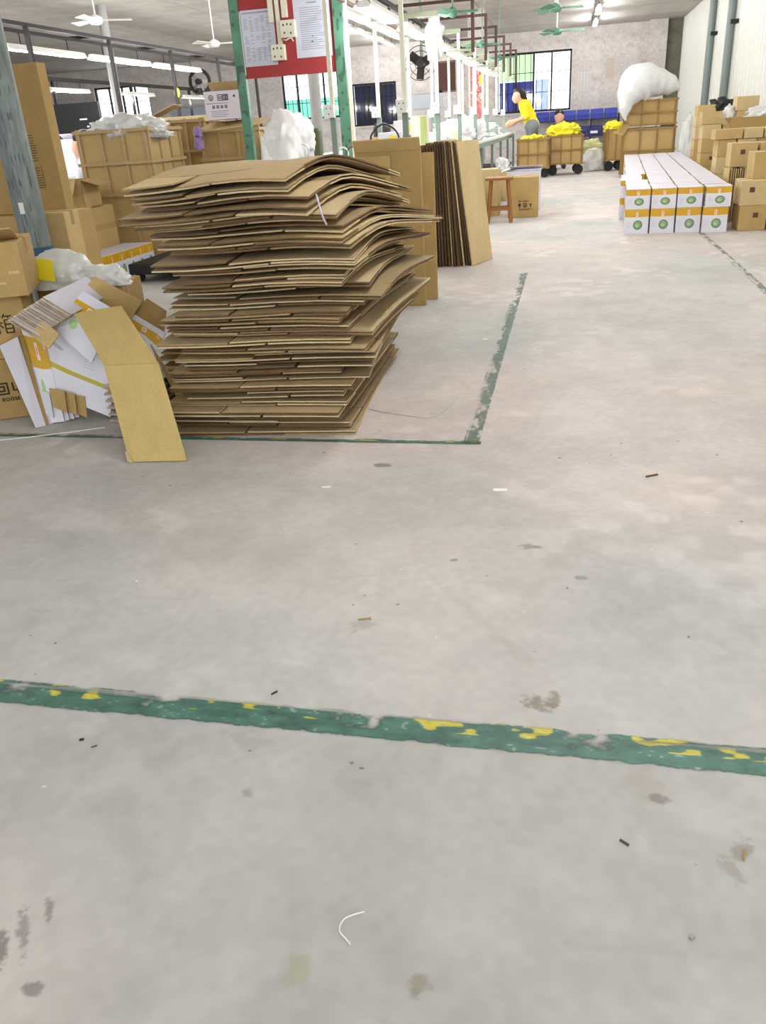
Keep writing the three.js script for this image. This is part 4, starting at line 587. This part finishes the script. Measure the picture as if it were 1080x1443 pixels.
// ---------- bench end: stool, cartons, white box, bin ----------
{
  const t = thing('stool', 'brown wooden stool with splayed legs beside the carton', 'stool', [-0.8, 0, -10.2], 0.05);
  part('seat', rb(0.32, 0.03, 0.26, 0.006).translate(0, 0.485, 0), M.wood, t);
  for (const a of [-1, 1]) for (const b of [-1, 1]) part('leg', (() => { const g = bar(V(a * 0.095, 0.475, b * 0.08), V(a * 0.135, 0.003, b * 0.11), 0.021, 4); return g; })(), M.wood, t);
  for (const b of [-1, 1]) part('stretcher', bx(0, 0.16, b * 0.1, 0.22, 0.035, 0.022), M.wood, t); for (const a of [-1, 1]) part('stretcher', bx(a * 0.12, 0.22, 0, 0.022, 0.035, 0.18), M.wood, t);
  const c = carton([-0.555, 0.001, -10.82], 0.36, 0.46, 0.4, 0.02, 'brown carton with a row of handling symbols beside the stool', undefined, { mat: M.kraftA });
  printOn(c, 0.22, 0.12, 0.03, 0.14, 0.202, (k, W, H) => { k.fillStyle = ink; k.fillRect(30, 8, 40, 8); k.fillRect(90, 8, 80, 8); k.beginPath(); k.arc(46, 62, 20, 0, 7); k.fill(); k.fillRect(40, 76, 10, 26); k.strokeStyle = ink; k.lineWidth = 10; k.strokeRect(106, 46, 36, 44); k.fillRect(120, 60, 10, 30); k.beginPath(); k.moveTo(180, 50); k.lineTo(224, 50); k.lineTo(202, 74); k.fill(); k.fillRect(196, 60, 12, 40); k.fillStyle = '#6f5330'; k.fillRect(34, 114, 190, 6); k.fillRect(34, 126, 150, 6); });
  const w = thing('white_box', 'open white box behind the carton with symbols', 'box', [-0.6, 0.001, -11.75], 0.03); part('body', rbase(0.44, 0.48, 0.4, 0.004), M.white, w); part('lid_flap', rb(0.42, 0.005, 0.2, 0.002).rotateX(-0.25).translate(0.03, 0.515, 0.1), M.white, w); part('lid_flap', rb(0.2, 0.005, 0.36, 0.002).rotateZ(0.3).translate(-0.2, 0.505, 0), M.white, w);
  carton([-1.02, 0.001, -11.1], 0.3, 0.42, 0.34, 0, 'brown carton half under the bench behind the stool', undefined, {});
  carton([-1.02, 0.423, -11.1], 0.28, 0.13, 0.3, 0.1, 'small brown carton on the one behind the stool', undefined, { mat: M.kraftD });
  carton([-0.98, 0.001, -13.2], 0.36, 0.42, 0.34, 0, 'brown carton against the bench leg behind the white box', undefined, { mat: M.kraftB });
  single('plastic_bag', lump(0.1, 0.16, 0.09, 0.35, 3, 51), M.film, 'small white bag on the carton by the bench leg', 'bag', [-1.0, 0.423, -13.2]);
  for (const [x, z, l] of [[-1.55, -9.2, 'grey crate under the bench near its end'], [-1.5, -10.6, 'grey crate under the bench behind the stool'], [-1.55, -12.4, 'grey crate under the middle of the bench']]) { const q = thing('crate', l, 'crate', [x, 0.231, z]); part('body', merge(bb(-0.22, 0.22, 0, 0.015, -0.3, 0.3), bb(-0.22, 0.22, 0, 0.28, 0.285, 0.3), bb(-0.22, 0.22, 0, 0.28, -0.3, -0.285), bb(-0.22, -0.205, 0, 0.28, -0.3, 0.3), bb(0.205, 0.22, 0, 0.28, -0.3, 0.3)), M.greyGreen, q); part('rim', merge(bb(-0.24, 0.24, 0.27, 0.29, 0.3, 0.315), bb(-0.24, 0.24, 0.27, 0.29, -0.315, -0.3)), M.grey, q); }
}
// ---------- goods on the benches ----------
{
  const y = 0.852, one = (n, g, m, l, c, p, gr) => single(n, g, m, l, c, p, gr);
  const r = thing('film_roll', 'upright pale film roll with a green stripe at the bench end', 'film roll', [-1.36, y, -8.1]); part('wound_film', cyl(0.085, 0.32, 0, 0, 0, 28), new THREE.MeshPhysicalMaterial({ color: '#f0efe4', roughness: 0.4, clearcoat: 0.4 }), r); part('core', cyl(0.03, 0.325, 0, 0, 0, 16), M.kraft, r); part('green_stripe', (() => { const g = new THREE.CylinderGeometry(0.0865, 0.0865, 0.31, 8, 1, true, 0.2, 0.8); g.translate(0, 0.157, 0); return g; })(), new THREE.MeshStandardMaterial({ color: '#c6d68b', roughness: 0.5, side: THREE.DoubleSide }), r);
  const bxs = [[-1.62, -8.0, 0.2, 0.2, 'white box with a yellow corner under the black cable'], [-1.85, -8.4, 0.16, 0.14, 'small white box beside the bench post'], [-1.75, -9.5, 0.24, 0.3, 'tall white box between the socket posts']];
  for (const [x, z, w, h, l] of bxs) { const t = thing('white_box', l, 'box', [x, y, z], 0.1); part('body', rbase(w, h, w), M.white, t); part('label', bx(0.03, h * 0.75, w / 2 + 0.001, w * 0.3, h * 0.25, 0.001), M.yellow, t); }
  one('cable', tube([[-1.74, y + 0.02, -7.75], [-1.75, y + 0.18, -7.78], [-1.64, y + 0.27, -7.8], [-1.52, y + 0.2, -7.8], [-1.48, y + 0.03, -7.75]], 0.008), M.black, 'black cable arching over the white box on the bench', 'cable');
  for (let i = 0; i < 5; i++) one('cable_coil', new THREE.TorusGeometry(0.05, 0.006, 6, 28).translate(0, 0.057, 0), i % 2 ? M.red : M.socket, i % 2 ? 'red cable coil standing on the bench end' : 'white cable coil standing on the bench end', 'cable', [-1.95 + i * 0.09, y, -7.5], i % 2 ? 'red cable coils' : 'white cable coils');
  [[-1.65, -10.6, 0.25, 0.16], [-1.62, -12, 0.3, 0.26], [-1.5, -13, 0.26, 0.24], [-1.68, -14.2, 0.3, 0.3], [-1.6, -15.6, 0.3, 0.26], [-1.62, -17.2, 0.3, 0.2]].forEach(([x, z, rx, h], i) => one('film_heap', lump(rx, h, 0.42, 0.35, 3.4, 60 + i), M.film, 'heap of white plastic film lying on the packing bench', 'plastic film', [x, y, z], 'film heaps on the packing bench'));
  one('film_heap', lump(0.2, 0.22, 0.2, 0.3, 3, 77), new THREE.MeshStandardMaterial({ color: '#f3efc8', roughness: 0.6 }), 'pale yellow film heap on the bench by the red column', 'plastic film', [-1.55, y, -11.3]);
  one('carton_tray', merge(bb(-0.2, 0.2, 0, 0.01, -0.15, 0.15), bb(-0.2, 0.2, 0, 0.16, 0.14, 0.15), bb(-0.2, 0.2, 0, 0.16, -0.15, -0.14), bb(-0.2, -0.19, 0, 0.16, -0.15, 0.15), bb(0.19, 0.2, 0, 0.16, -0.15, 0.15)), M.kraft, 'open brown tray on the bench behind the black cable', 'tray', [-1.78, y, -8.95]);
  one('white_sack', lump(0.24, 0.44, 0.2, 0.22, 2, 81, 0.5), M.foam, 'bulging white sack with a peaked corner behind the notice board', 'sack', [-2.75, y, -8.5]);
  one('white_sack', new THREE.ConeGeometry(0.09, 0.26, 14).rotateZ(0.25).translate(0, 0.13, 0), M.foam, 'peaked folded white sack beside the bulging sack', 'sack', [-2.98, y, -8.42]);
  const h = thing('case', 'dark olive case standing behind the white sack', 'case', [-2.72, y, -9.1]); part('body', rbase(0.26, 0.28, 0.14, 0.03), new THREE.MeshStandardMaterial({ color: '#4b5230', roughness: 0.6 }), h); part('handle', new THREE.TorusGeometry(0.05, 0.008, 8, 20, Math.PI).translate(0, 0.28, 0), M.black, h);
  one('cable_coil', new THREE.TorusGeometry(0.07, 0.009, 8, 30).translate(0, 0.078, 0), M.socket, 'white cable hoop standing beside the bulging sack', 'cable', [-2.6, y, -8.4]);
  one('hanging_bag', lump(0.09, 0.42, 0.08, 0.3, 2.6, 91, 0.9), M.film, 'white plastic bag hanging on the bench frame', 'bag', [-1.36, 1.655, -9.17]);
  const bd = thing('display_board', 'black panel with small white marks beyond the pole', 'board', [-7.2, 0.8, -12.2]); part('panel', rbase(0.75, 0.9, 0.04), M.black, bd); for (const [a, b, w] of [[0.1, 0.68, 0.12], [0.16, 0.58, 0.04], [0.05, 0.5, 0.16]]) part('mark', bx(a, b, 0.0205, w, 0.02, 0.002), M.socket, bd); part('foot', bb(-0.36, 0.36, -0.8, 0.0, -0.03, 0.03), M.darkSteel, bd);
  for (const [x, z, l] of [[-6.3, -9.5, 'white box leaning by the black panel'], [-6.1, -10, 'narrow white box on the far bench']]) { const t = thing('white_box', l, 'box', [x, 0.802, z]); part('body', rbase(0.2, 0.4, 0.14), M.white, t); part('lid_flap', rb(0.19, 0.004, 0.1, 0.001).rotateX(-0.6).translate(0, 0.43, -0.03), M.white, t); }
  one('yellow_tag', new THREE.SphereGeometry(0.05, 14, 10).scale(1, 1.5, 0.3), new THREE.MeshStandardMaterial({ color: '#c8d44a', roughness: 0.5 }), 'yellow green tag hanging from the ladder shaped rail', 'tag', [-5.99, 1.78, -13.15]);
}
// red column behind the bench, posters, blue bins
{
  const t = thing('pillar', 'red and white papered square column behind the bench', 'column', [-2.12, 0, -20.5], 0, undefined, 'structure');
  part('shaft', bb(-0.17, 0.17, 0, HC, -0.17, 0.17), M.plaster, t); const rp = new THREE.MeshStandardMaterial({ roughness: 0.8, map: tex(128, 512, (u, v) => { const k = 0.9 + 0.25 * (pn(u, v, 20, 70) - 0.5), w = pn(u, v, 40, 71) > 0.66 && pn(u, v, 9, 72) > 0.4; return w ? [222, 190, 184] : [214 * k, 120 * k, 116 * k]; }) });
  part('red_sheet', bx(0, 1.55, 0.172, 0.24, 1.6, 0.004), rp, t); part('yellow_note', bx(0.1, 1.95, 0.175, 0.05, 0.16, 0.003), M.yellow, t);
  const wp = (n, x, y, w, h, l, lines, bg = '#d7d3d2') => { const tx = canvasTex(128, Math.round(128 * h / w), (c, W, H) => { c.fillStyle = bg; c.fillRect(0, 0, W, H); c.fillStyle = '#b09a98'; c.fillRect(6, 6, W - 12, 3); c.fillRect(6, H - 9, W - 12, 3); for (let i = 0; i < lines; i++) { c.fillRect(16 + i * (W - 32) / Math.max(1, lines - 1), 14, 3, H - 28); } }); single(n, new THREE.BoxGeometry(w, h, 0.006), new THREE.MeshStandardMaterial({ map: tx, roughness: 0.85 }), l, 'poster', [x, y, ZB + 0.004]); };
  wp('poster', -11.7, 1.75, 1.4, 0.8, 'blue grey board on the wall behind the caged cartons', 0, '#b3bcc9'); wp('poster', 0.29, 1.95, 0.34, 0.58, 'faded poster in columns on the wall beside the window', 4); wp('poster', 0.98, 2.25, 0.24, 0.46, 'faint beige sheet on the wall above the blue bins', 0, '#c8bcb2'); wp('poster', 1.25, 2.42, 0.22, 0.18, 'small pale sheet beside the beige one', 0, '#cfcac6'); wp('poster', -4.2, 1.75, 0.9, 0.5, 'pale grey notice behind the bench posts', 0, '#c3c9d2'); wp('poster', -3.6, 2.35, 0.5, 0.8, 'dark brown notice with red figures behind the bench', 0, '#5a3d33');
  const rk = thing('rack', 'dark steel rack carrying blue bins below the window', 'rack', [0.12, 0, -26.1]); for (const x of [-1.1, -0.35, 0.4, 1.15]) for (const z of [-0.18, 0.18]) part('upright', bx(x, 0.55, z, 0.03, 1.1, 0.03), M.darkSteel, rk); for (const y of [0.56, 0.98]) part('shelf', bx(0, y, 0, 2.36, 0.02, 0.42), M.darkSteel, rk);
  const bin = (x, y, z, m, lab, l, g) => { const t = thing('parts_bin', l, 'bin', [x, y, z], 0, g), s = new THREE.Shape(); s.moveTo(-0.2, 0); s.lineTo(0.17, 0); s.lineTo(0.2, 0.13); s.lineTo(0.1, 0.24); s.lineTo(-0.2, 0.24); s.closePath(); const e = new THREE.ExtrudeGeometry(s, { depth: 0.33, bevelEnabled: true, bevelSize: 0.006, bevelThickness: 0.006, bevelSegments: 1 }); e.translate(0, 0.006, -0.165); e.rotateY(-Math.PI / 2); part('body', e, m, t); part('lip', bx(0, 0.13, 0.206, 0.34, 0.02, 0.012), m, t); if (lab) part('label', bx(0, 0.09, 0.202, 0.2, 0.07, 0.004), M.socket, t); };
  for (let i = 0; i < 6; i++) bin(-0.83 + i * 0.375, 0.992, -26.08, M.blue, false, 'blue plastic parts bin on the top shelf of the rack', 'blue bins on the top shelf'); for (let i = 0; i < 3; i++) bin(0.24 + i * 0.37, 0.571, -26.08, M.blueDark, i > 0, i ? 'dark blue bin with a white label on the lower shelf' : 'dark blue unlabelled bin on the lower shelf', 'dark blue bins on the lower shelf');
}
// ---------- people ----------
function figure(bones, cell, k = 0.025) {                             // bones: [a, ra, b, rb, colour]
  const lo = V(99, 99, 99), hi = V(-99, -99, -99); for (const [a, ra, b, rb2] of bones) for (const [p, r] of [[a, ra], [b, rb2]]) { lo.min(V(p[0] - r, p[1] - r, p[2] - r)); hi.max(V(p[0] + r, p[1] + r, p[2] + r)); }
  const c = V().addVectors(lo, hi).multiplyScalar(0.5), half = Math.max(hi.x - lo.x, hi.y - lo.y, hi.z - lo.z) / 2 + 0.06, n = Math.ceil(2 * half / cell), mc = new MarchingCubes(n, M.white, false, false, 120000);
  const pre = bones.map(([a, ra, b, rb2, col]) => { const A = V(...a), B = V(...b), d = B.clone().sub(A); return { A, d, l2: Math.max(1e-9, d.lengthSq()), ra, rb: rb2, col }; }), q = V();
  const dist = (p, o) => { q.copy(p).sub(o.A); const t = clamp(q.dot(o.d) / o.l2); q.addScaledVector(o.d, -t); return q.length() - (o.ra + (o.rb - o.ra) * t); };
  const p = V(), h = n / 2, cn = c.toArray(), mg = 0.12; mc.field.fill(0);
  for (const o of pre) {                                              // each bone adds to the cells near it only
    const B = o.A.clone().add(o.d), r = Math.max(o.ra, o.rb) + mg, A3 = o.A.toArray(), B3 = B.toArray(), i0 = [], i1 = [];
    for (let k2 = 0; k2 < 3; k2++) { i0.push(Math.max(0, Math.floor((Math.min(A3[k2], B3[k2]) - r - cn[k2]) / half * h + h))); i1.push(Math.min(n - 1, Math.ceil((Math.max(A3[k2], B3[k2]) + r - cn[k2]) / half * h + h))); }
    for (let z = i0[2]; z <= i1[2]; z++) for (let y = i0[1]; y <= i1[1]; y++) for (let x = i0[0]; x <= i1[0]; x++) { p.set((x - h) / h * half + c.x, (y - h) / h * half + c.y, (z - h) / h * half + c.z); const v = dist(p, o); if (v < mg) mc.field[z * n * n + y * n + x] += Math.exp(-v / k); }
  }
  for (let i = 0; i < mc.field.length; i++) mc.field[i] = mc.field[i] > 0 ? k * Math.log(mc.field[i]) : -mg;
  mc.isolation = 0; mc.update(); const cnt = mc.count, pos = new Float32Array(cnt * 3), nor = new Float32Array(cnt * 3), colr = new Float32Array(cnt * 3), w = new THREE.Color();
  for (let i = 0; i < cnt; i++) { p.set(mc.positionArray[3 * i] * half + c.x, mc.positionArray[3 * i + 1] * half + c.y, mc.positionArray[3 * i + 2] * half + c.z); pos.set([p.x, p.y, p.z], 3 * i); let b = 9, bc; for (const o of pre) { const v = dist(p, o); if (v < b) { b = v; bc = o.col; } } w.set(bc); colr.set([w.r, w.g, w.b], 3 * i); }
  const g = new THREE.BufferGeometry(); g.setAttribute('position', new THREE.BufferAttribute(pos, 3)); g.setAttribute('normal', new THREE.BufferAttribute(nor, 3)); g.setAttribute('color', new THREE.BufferAttribute(colr, 3));
  const m = mergeVertices((g.deleteAttribute('normal'), g), 1e-4); m.computeVertexNormals(); return m;
}
const skinMat = new THREE.MeshStandardMaterial({ vertexColors: true, roughness: 0.75 }), hairMat = new THREE.MeshStandardMaterial({ color: '#1b1716', roughness: 0.6 });
const SK = '#d9a98c';
function headBones(h, dir) {                                          // head centre and facing; nose, ears, jaw
  const [x, y, z] = h, [dx, dy, dz] = dir, o = (f, u, s) => [x + dx * f - dz * s, y + dy * f + u, z + dz * f + dx * s];
  return [[o(0, 0.03, 0), 0.085, o(0.015, -0.03, 0), 0.07, SK], [o(0.03, -0.06, 0), 0.048, o(0.05, -0.085, 0), 0.03, SK], [o(0.085, 0, 0), 0.012, o(0.1, -0.02, 0), 0.012, SK], [o(0, -0.01, 0.085), 0.014, o(-0.005, 0.015, 0.087), 0.014, SK], [o(0, -0.01, -0.085), 0.014, o(-0.005, 0.015, -0.087), 0.014, SK]];
}
function faceParts(t, h, dir, mask) {
  const [x, y, z] = h, [dx, dy, dz] = dir, o = (f, u, s) => V(x + dx * f - dz * s, y + dy * f + u, z + dz * f + dx * s), sp = (r, p, n, m, sc = [1, 1, 1]) => { const g = new THREE.SphereGeometry(r, 12, 8); g.scale(...sc); g.translate(p.x, p.y, p.z); part(n, g, m, t); };
  for (const s of [-1, 1]) sp(0.012, o(0.076, 0.01, s * 0.032), 'eye', hairMat); if (mask) sp(0.055, o(0.055, -0.045, 0), 'face_mask', M.socket, [1, 0.9, 1]); else sp(0.016, o(0.078, -0.05, 0), 'mouth', new THREE.MeshStandardMaterial({ color: '#a85e55', roughness: 0.7 }), [1, 0.4, 1]);
}
function handBones(p, d, col = SK) { const r = [[p, 0.028, [p[0] + d[0] * 0.07, p[1] + d[1] * 0.07, p[2] + d[2] * 0.07], 0.032, col]]; for (let i = -1.5; i <= 1.5; i++) { const q = [p[0] + d[0] * 0.09 - d[2] * i * 0.018, p[1] + d[1] * 0.09, p[2] + d[2] * 0.09 + d[0] * i * 0.018]; r.push([q, 0.01, [q[0] + d[0] * 0.06, q[1] + d[1] * 0.06 - 0.025, q[2] + d[2] * 0.06], 0.009, col]); } r.push([[p[0] + d[2] * 0.03, p[1], p[2] - d[0] * 0.03], 0.012, [p[0] + d[0] * 0.06 + d[2] * 0.05, p[1] - 0.01, p[2] + d[2] * 0.06 - d[0] * 0.05], 0.01, col]); return r; }
{ // standing worker in yellow, bent over the bench
  const Y = '#e9d81c', T = '#7c808c', K = '#3a3a40', z0 = -19.05, t = thing('person', 'worker in a yellow shirt and grey trousers bending over the bench', 'person', [0, 0, 0]), hd = [-1.12, 1.54, z0 + 0.06], dir = [-0.93, -0.32, 0.18];
  const b = [[[-0.82, 0.98, z0], 0.14, [-0.9, 1.16, z0], 0.125, Y], [[-0.9, 1.16, z0], 0.125, [-0.97, 1.34, z0], 0.13, Y], [[-0.97, 1.36, z0 - 0.12], 0.07, [-0.97, 1.36, z0 + 0.12], 0.07, Y], [[-0.99, 1.4, z0], 0.055, [-1.09, 1.49, z0 + 0.04], 0.05, SK], ...headBones(hd, dir),
    [[-0.97, 1.35, z0 + 0.17], 0.062, [-0.93, 1.14, z0 + 0.22], 0.052, Y], [[-0.93, 1.14, z0 + 0.22], 0.04, [-1.16, 1.06, z0 + 0.2], 0.03, SK], [[-0.97, 1.35, z0 - 0.17], 0.062, [-1.0, 1.13, z0 - 0.22], 0.05, Y], [[-1.0, 1.13, z0 - 0.22], 0.04, [-1.2, 1.04, z0 - 0.18], 0.03, SK], ...handBones([-1.18, 1.05, z0 + 0.2], [-0.97, -0.1, -0.1]), ...handBones([-1.22, 1.03, z0 - 0.18], [-0.97, -0.1, 0.1]),
    [[-0.82, 0.95, z0 - 0.07], 0.13, [-0.82, 0.95, z0 + 0.07], 0.13, T], [[-0.82, 0.9, z0 + 0.09], 0.1, [-0.86, 0.48, z0 + 0.1], 0.07, T], [[-0.86, 0.48, z0 + 0.1], 0.07, [-0.83, 0.1, z0 + 0.1], 0.05, T], [[-0.82, 0.9, z0 - 0.09], 0.1, [-0.84, 0.48, z0 - 0.1], 0.07, T], [[-0.84, 0.48, z0 - 0.1], 0.07, [-0.8, 0.1, z0 - 0.1], 0.05, T], [[-0.81, 0.045, z0 + 0.1], 0.043, [-0.96, 0.035, z0 + 0.1], 0.034, K], [[-0.78, 0.045, z0 - 0.1], 0.043, [-0.93, 0.035, z0 - 0.1], 0.034, K]];
  part('body', figure(b, 0.015), skinMat, t); faceParts(t, hd, dir, false);
  part('hair', figure([[[-1.09, 1.58, z0 + 0.05], 0.095, [-1.05, 1.55, z0 + 0.03], 0.09, '#1b1716'], [[-1.15, 1.62, z0 + 0.06], 0.05, [-1.09, 1.62, z0 + 0.05], 0.06, '#1b1716'], [[-1.0, 1.53, z0 + 0.03], 0.05, [-0.95, 1.44, z0 + 0.05], 0.03, '#1b1716']], 0.01), hairMat, t);
}
function seated(label, x, z, turn, headY, shirt, mask, group) {
  const t = thing('person', label, 'person', [x, 0, z], turn, group), y = headY - 1.15, hd = [0, 1.15 + y, 0.06], dir = [0, -0.2, 0.98], T = '#3d4252';
  const b = [[[0, 0.5 + y, -0.08], 0.15, [0, 0.72 + y, -0.04], 0.13, shirt], [[0, 0.72 + y, -0.04], 0.13, [0, 0.9 + y, 0], 0.13, shirt], [[-0.13, 0.92 + y, 0], 0.07, [0.13, 0.92 + y, 0], 0.07, shirt], [[0, 0.95 + y, 0.01], 0.055, [0, 1.07 + y, 0.04], 0.05, SK], ...headBones(hd, dir)];
  for (const s of [-1, 1]) b.push([[s * 0.18, 0.9 + y, 0], 0.06, [s * 0.22, 0.68 + y, 0.1], 0.048, shirt], [[s * 0.22, 0.68 + y, 0.1], 0.042, [s * 0.12, 0.66 + y, 0.32], 0.032, SK], ...handBones([s * 0.12, 0.66 + y, 0.34], [-s * 0.2, 0, 0.97]), [[s * 0.09, 0.5 + y, -0.05], 0.1, [s * 0.11, 0.5 + y, 0.32], 0.075, T], [[s * 0.11, 0.5 + y, 0.32], 0.07, [s * 0.11, 0.1, 0.3], 0.05, T], [[s * 0.11, 0.045, 0.27], 0.043, [s * 0.11, 0.035, 0.42], 0.034, '#2b2b30']);
  part('body', figure(b, 0.018), skinMat, t); faceParts(t, hd, dir, mask);
  part('hair', figure([[[0, 1.22 + y, 0.0], 0.095, [0, 1.14 + y, -0.03], 0.085, '#1b1716'], [[-0.05, 1.23 + y, 0.07], 0.045, [0.05, 1.23 + y, 0.07], 0.045, '#1b1716']], 0.01), hairMat, t);
  const s = thing('stool', `stool under the ${label.split(' ').slice(0, 4).join(' ')}`, 'stool', [x, 0, z], turn); const sy = 0.36 + y; part('seat', cyl(0.16, 0.03, 0, sy - 0.03, -0.08, 20), M.wood, s); for (const a of [-1, 1]) for (const c of [-1, 1]) part('leg', bar(V(a * 0.1, sy - 0.03, -0.08 + c * 0.1), V(a * 0.13, 0.003, -0.08 + c * 0.13), 0.015), M.wood, s);
}
seated('worker in a navy shirt and white mask seated behind yellow film', -0.3, -21.2, 0.1, 1.09, '#3b3f63', true);
seated('worker in a white shirt seated beyond the tall brown carton', -5.45, -9.3, -1.5, 1.12, '#e9e8ee', false);
seated('worker in a dark shirt seated low behind the bench posts', -2.32, -10.9, 3.0, 1.0, '#4a3b3b', false);
// ---------- scraps on the floor ----------
{
  const st = (pts, r, m, l) => single('string', tube(pts.map(([x, z]) => [x, r + 0.0004, z]), r, 40, 6), m, l, 'string');
  st([[-0.808, -3.23], [-0.721, -3.185], [-0.608, -3.143], [-0.527, -3.119], [-0.473, -3.239], [-0.451, -3.376]], 0.0022, new THREE.MeshStandardMaterial({ color: '#c9c5bd', roughness: 0.7 }), 'thin grey string curling from the carton stack towards the aisle line');
  st([[-0.268, -0.822], [-0.282, -0.815], [-0.296, -0.804], [-0.298, -0.785], [-0.284, -0.772], [-0.276, -0.765]], 0.0012, M.socket, 'short white curl of string on the bare floor');
  st([[-2.5, -2.74], [-2.292, -2.78], [-2.08, -2.866], [-1.904, -2.953]], 0.0022, M.socket, 'white strap lying along the painted line by the lettered boxes');
  const chip = (x, z, w, d, h, a, m, l, c = 'scrap') => single('scrap', new RoundedBoxGeometry(w, h, d, 1, h * 0.3).rotateY(a), m, l, c, [x, h / 2 + 0.0003, z]);
  chip(-0.186, -2.415, 0.045, 0.014, 0.007, 0.1, M.socket, 'white plastic scrap in the aisle near the line corner'); chip(0.296, -2.57, 0.045, 0.006, 0.005, 0.5, M.darkBoard, 'thin brown sliver lying alone in the aisle'); chip(0.125, -1.017, 0.017, 0.004, 0.003, -0.6, M.brownSteel, 'short dark stick below the broad green line'); chip(-0.582, -1.316, 0.016, 0.003, 0.003, 0.9, M.black, 'tiny black nail just above the broad green line');
  chip(-0.768, -2.402, 0.03, 0.012, 0.003, 0.2, M.socket, 'flat white scrap below the carton stack'); chip(0.21, -0.856, 0.008, 0.006, 0.004, 0.7, M.grey, 'small grey pebble on the bare floor'); chip(-0.455, -1.622, 0.03, 0.004, 0.003, 0.3, M.kraftC, 'thin brown twig on a stained patch'); chip(-0.44, -1.625, 0.004, 0.012, 0.003, 0.3, M.kraftC, 'tiny brown splinter beside the thin twig'); chip(-0.927, -1.12, 0.009, 0.006, 0.002, 0.2, M.darkSteel, 'dark flake below the broad green line'); chip(-0.89, -1.105, 0.012, 0.002, 0.002, 0.7, M.brownSteel, 'tiny sliver beside the dark flake');
  chip(0.309, -1.02, 0.003, 0.022, 0.003, -0.3, M.kraftC, 'brown splinter by the cracked patch'); chip(-0.425, -4.45, 0.03, 0.02, 0.004, 0.2, M.socket, 'white paper scrap on the faded aisle line'); chip(-1.122, -1.734, 0.008, 0.006, 0.003, 0, M.socket, 'tiny white chip on the open floor'); chip(-0.275, -1.94, 0.02, 0.008, 0.003, 0.4, M.grey, 'thin grey shaving in the open aisle');
}
scene.traverse((o) => { if (o.isMesh || o.isPointLight) { o.castShadow = true; o.receiveShadow = true; } });
renderer.render(scene, camera);
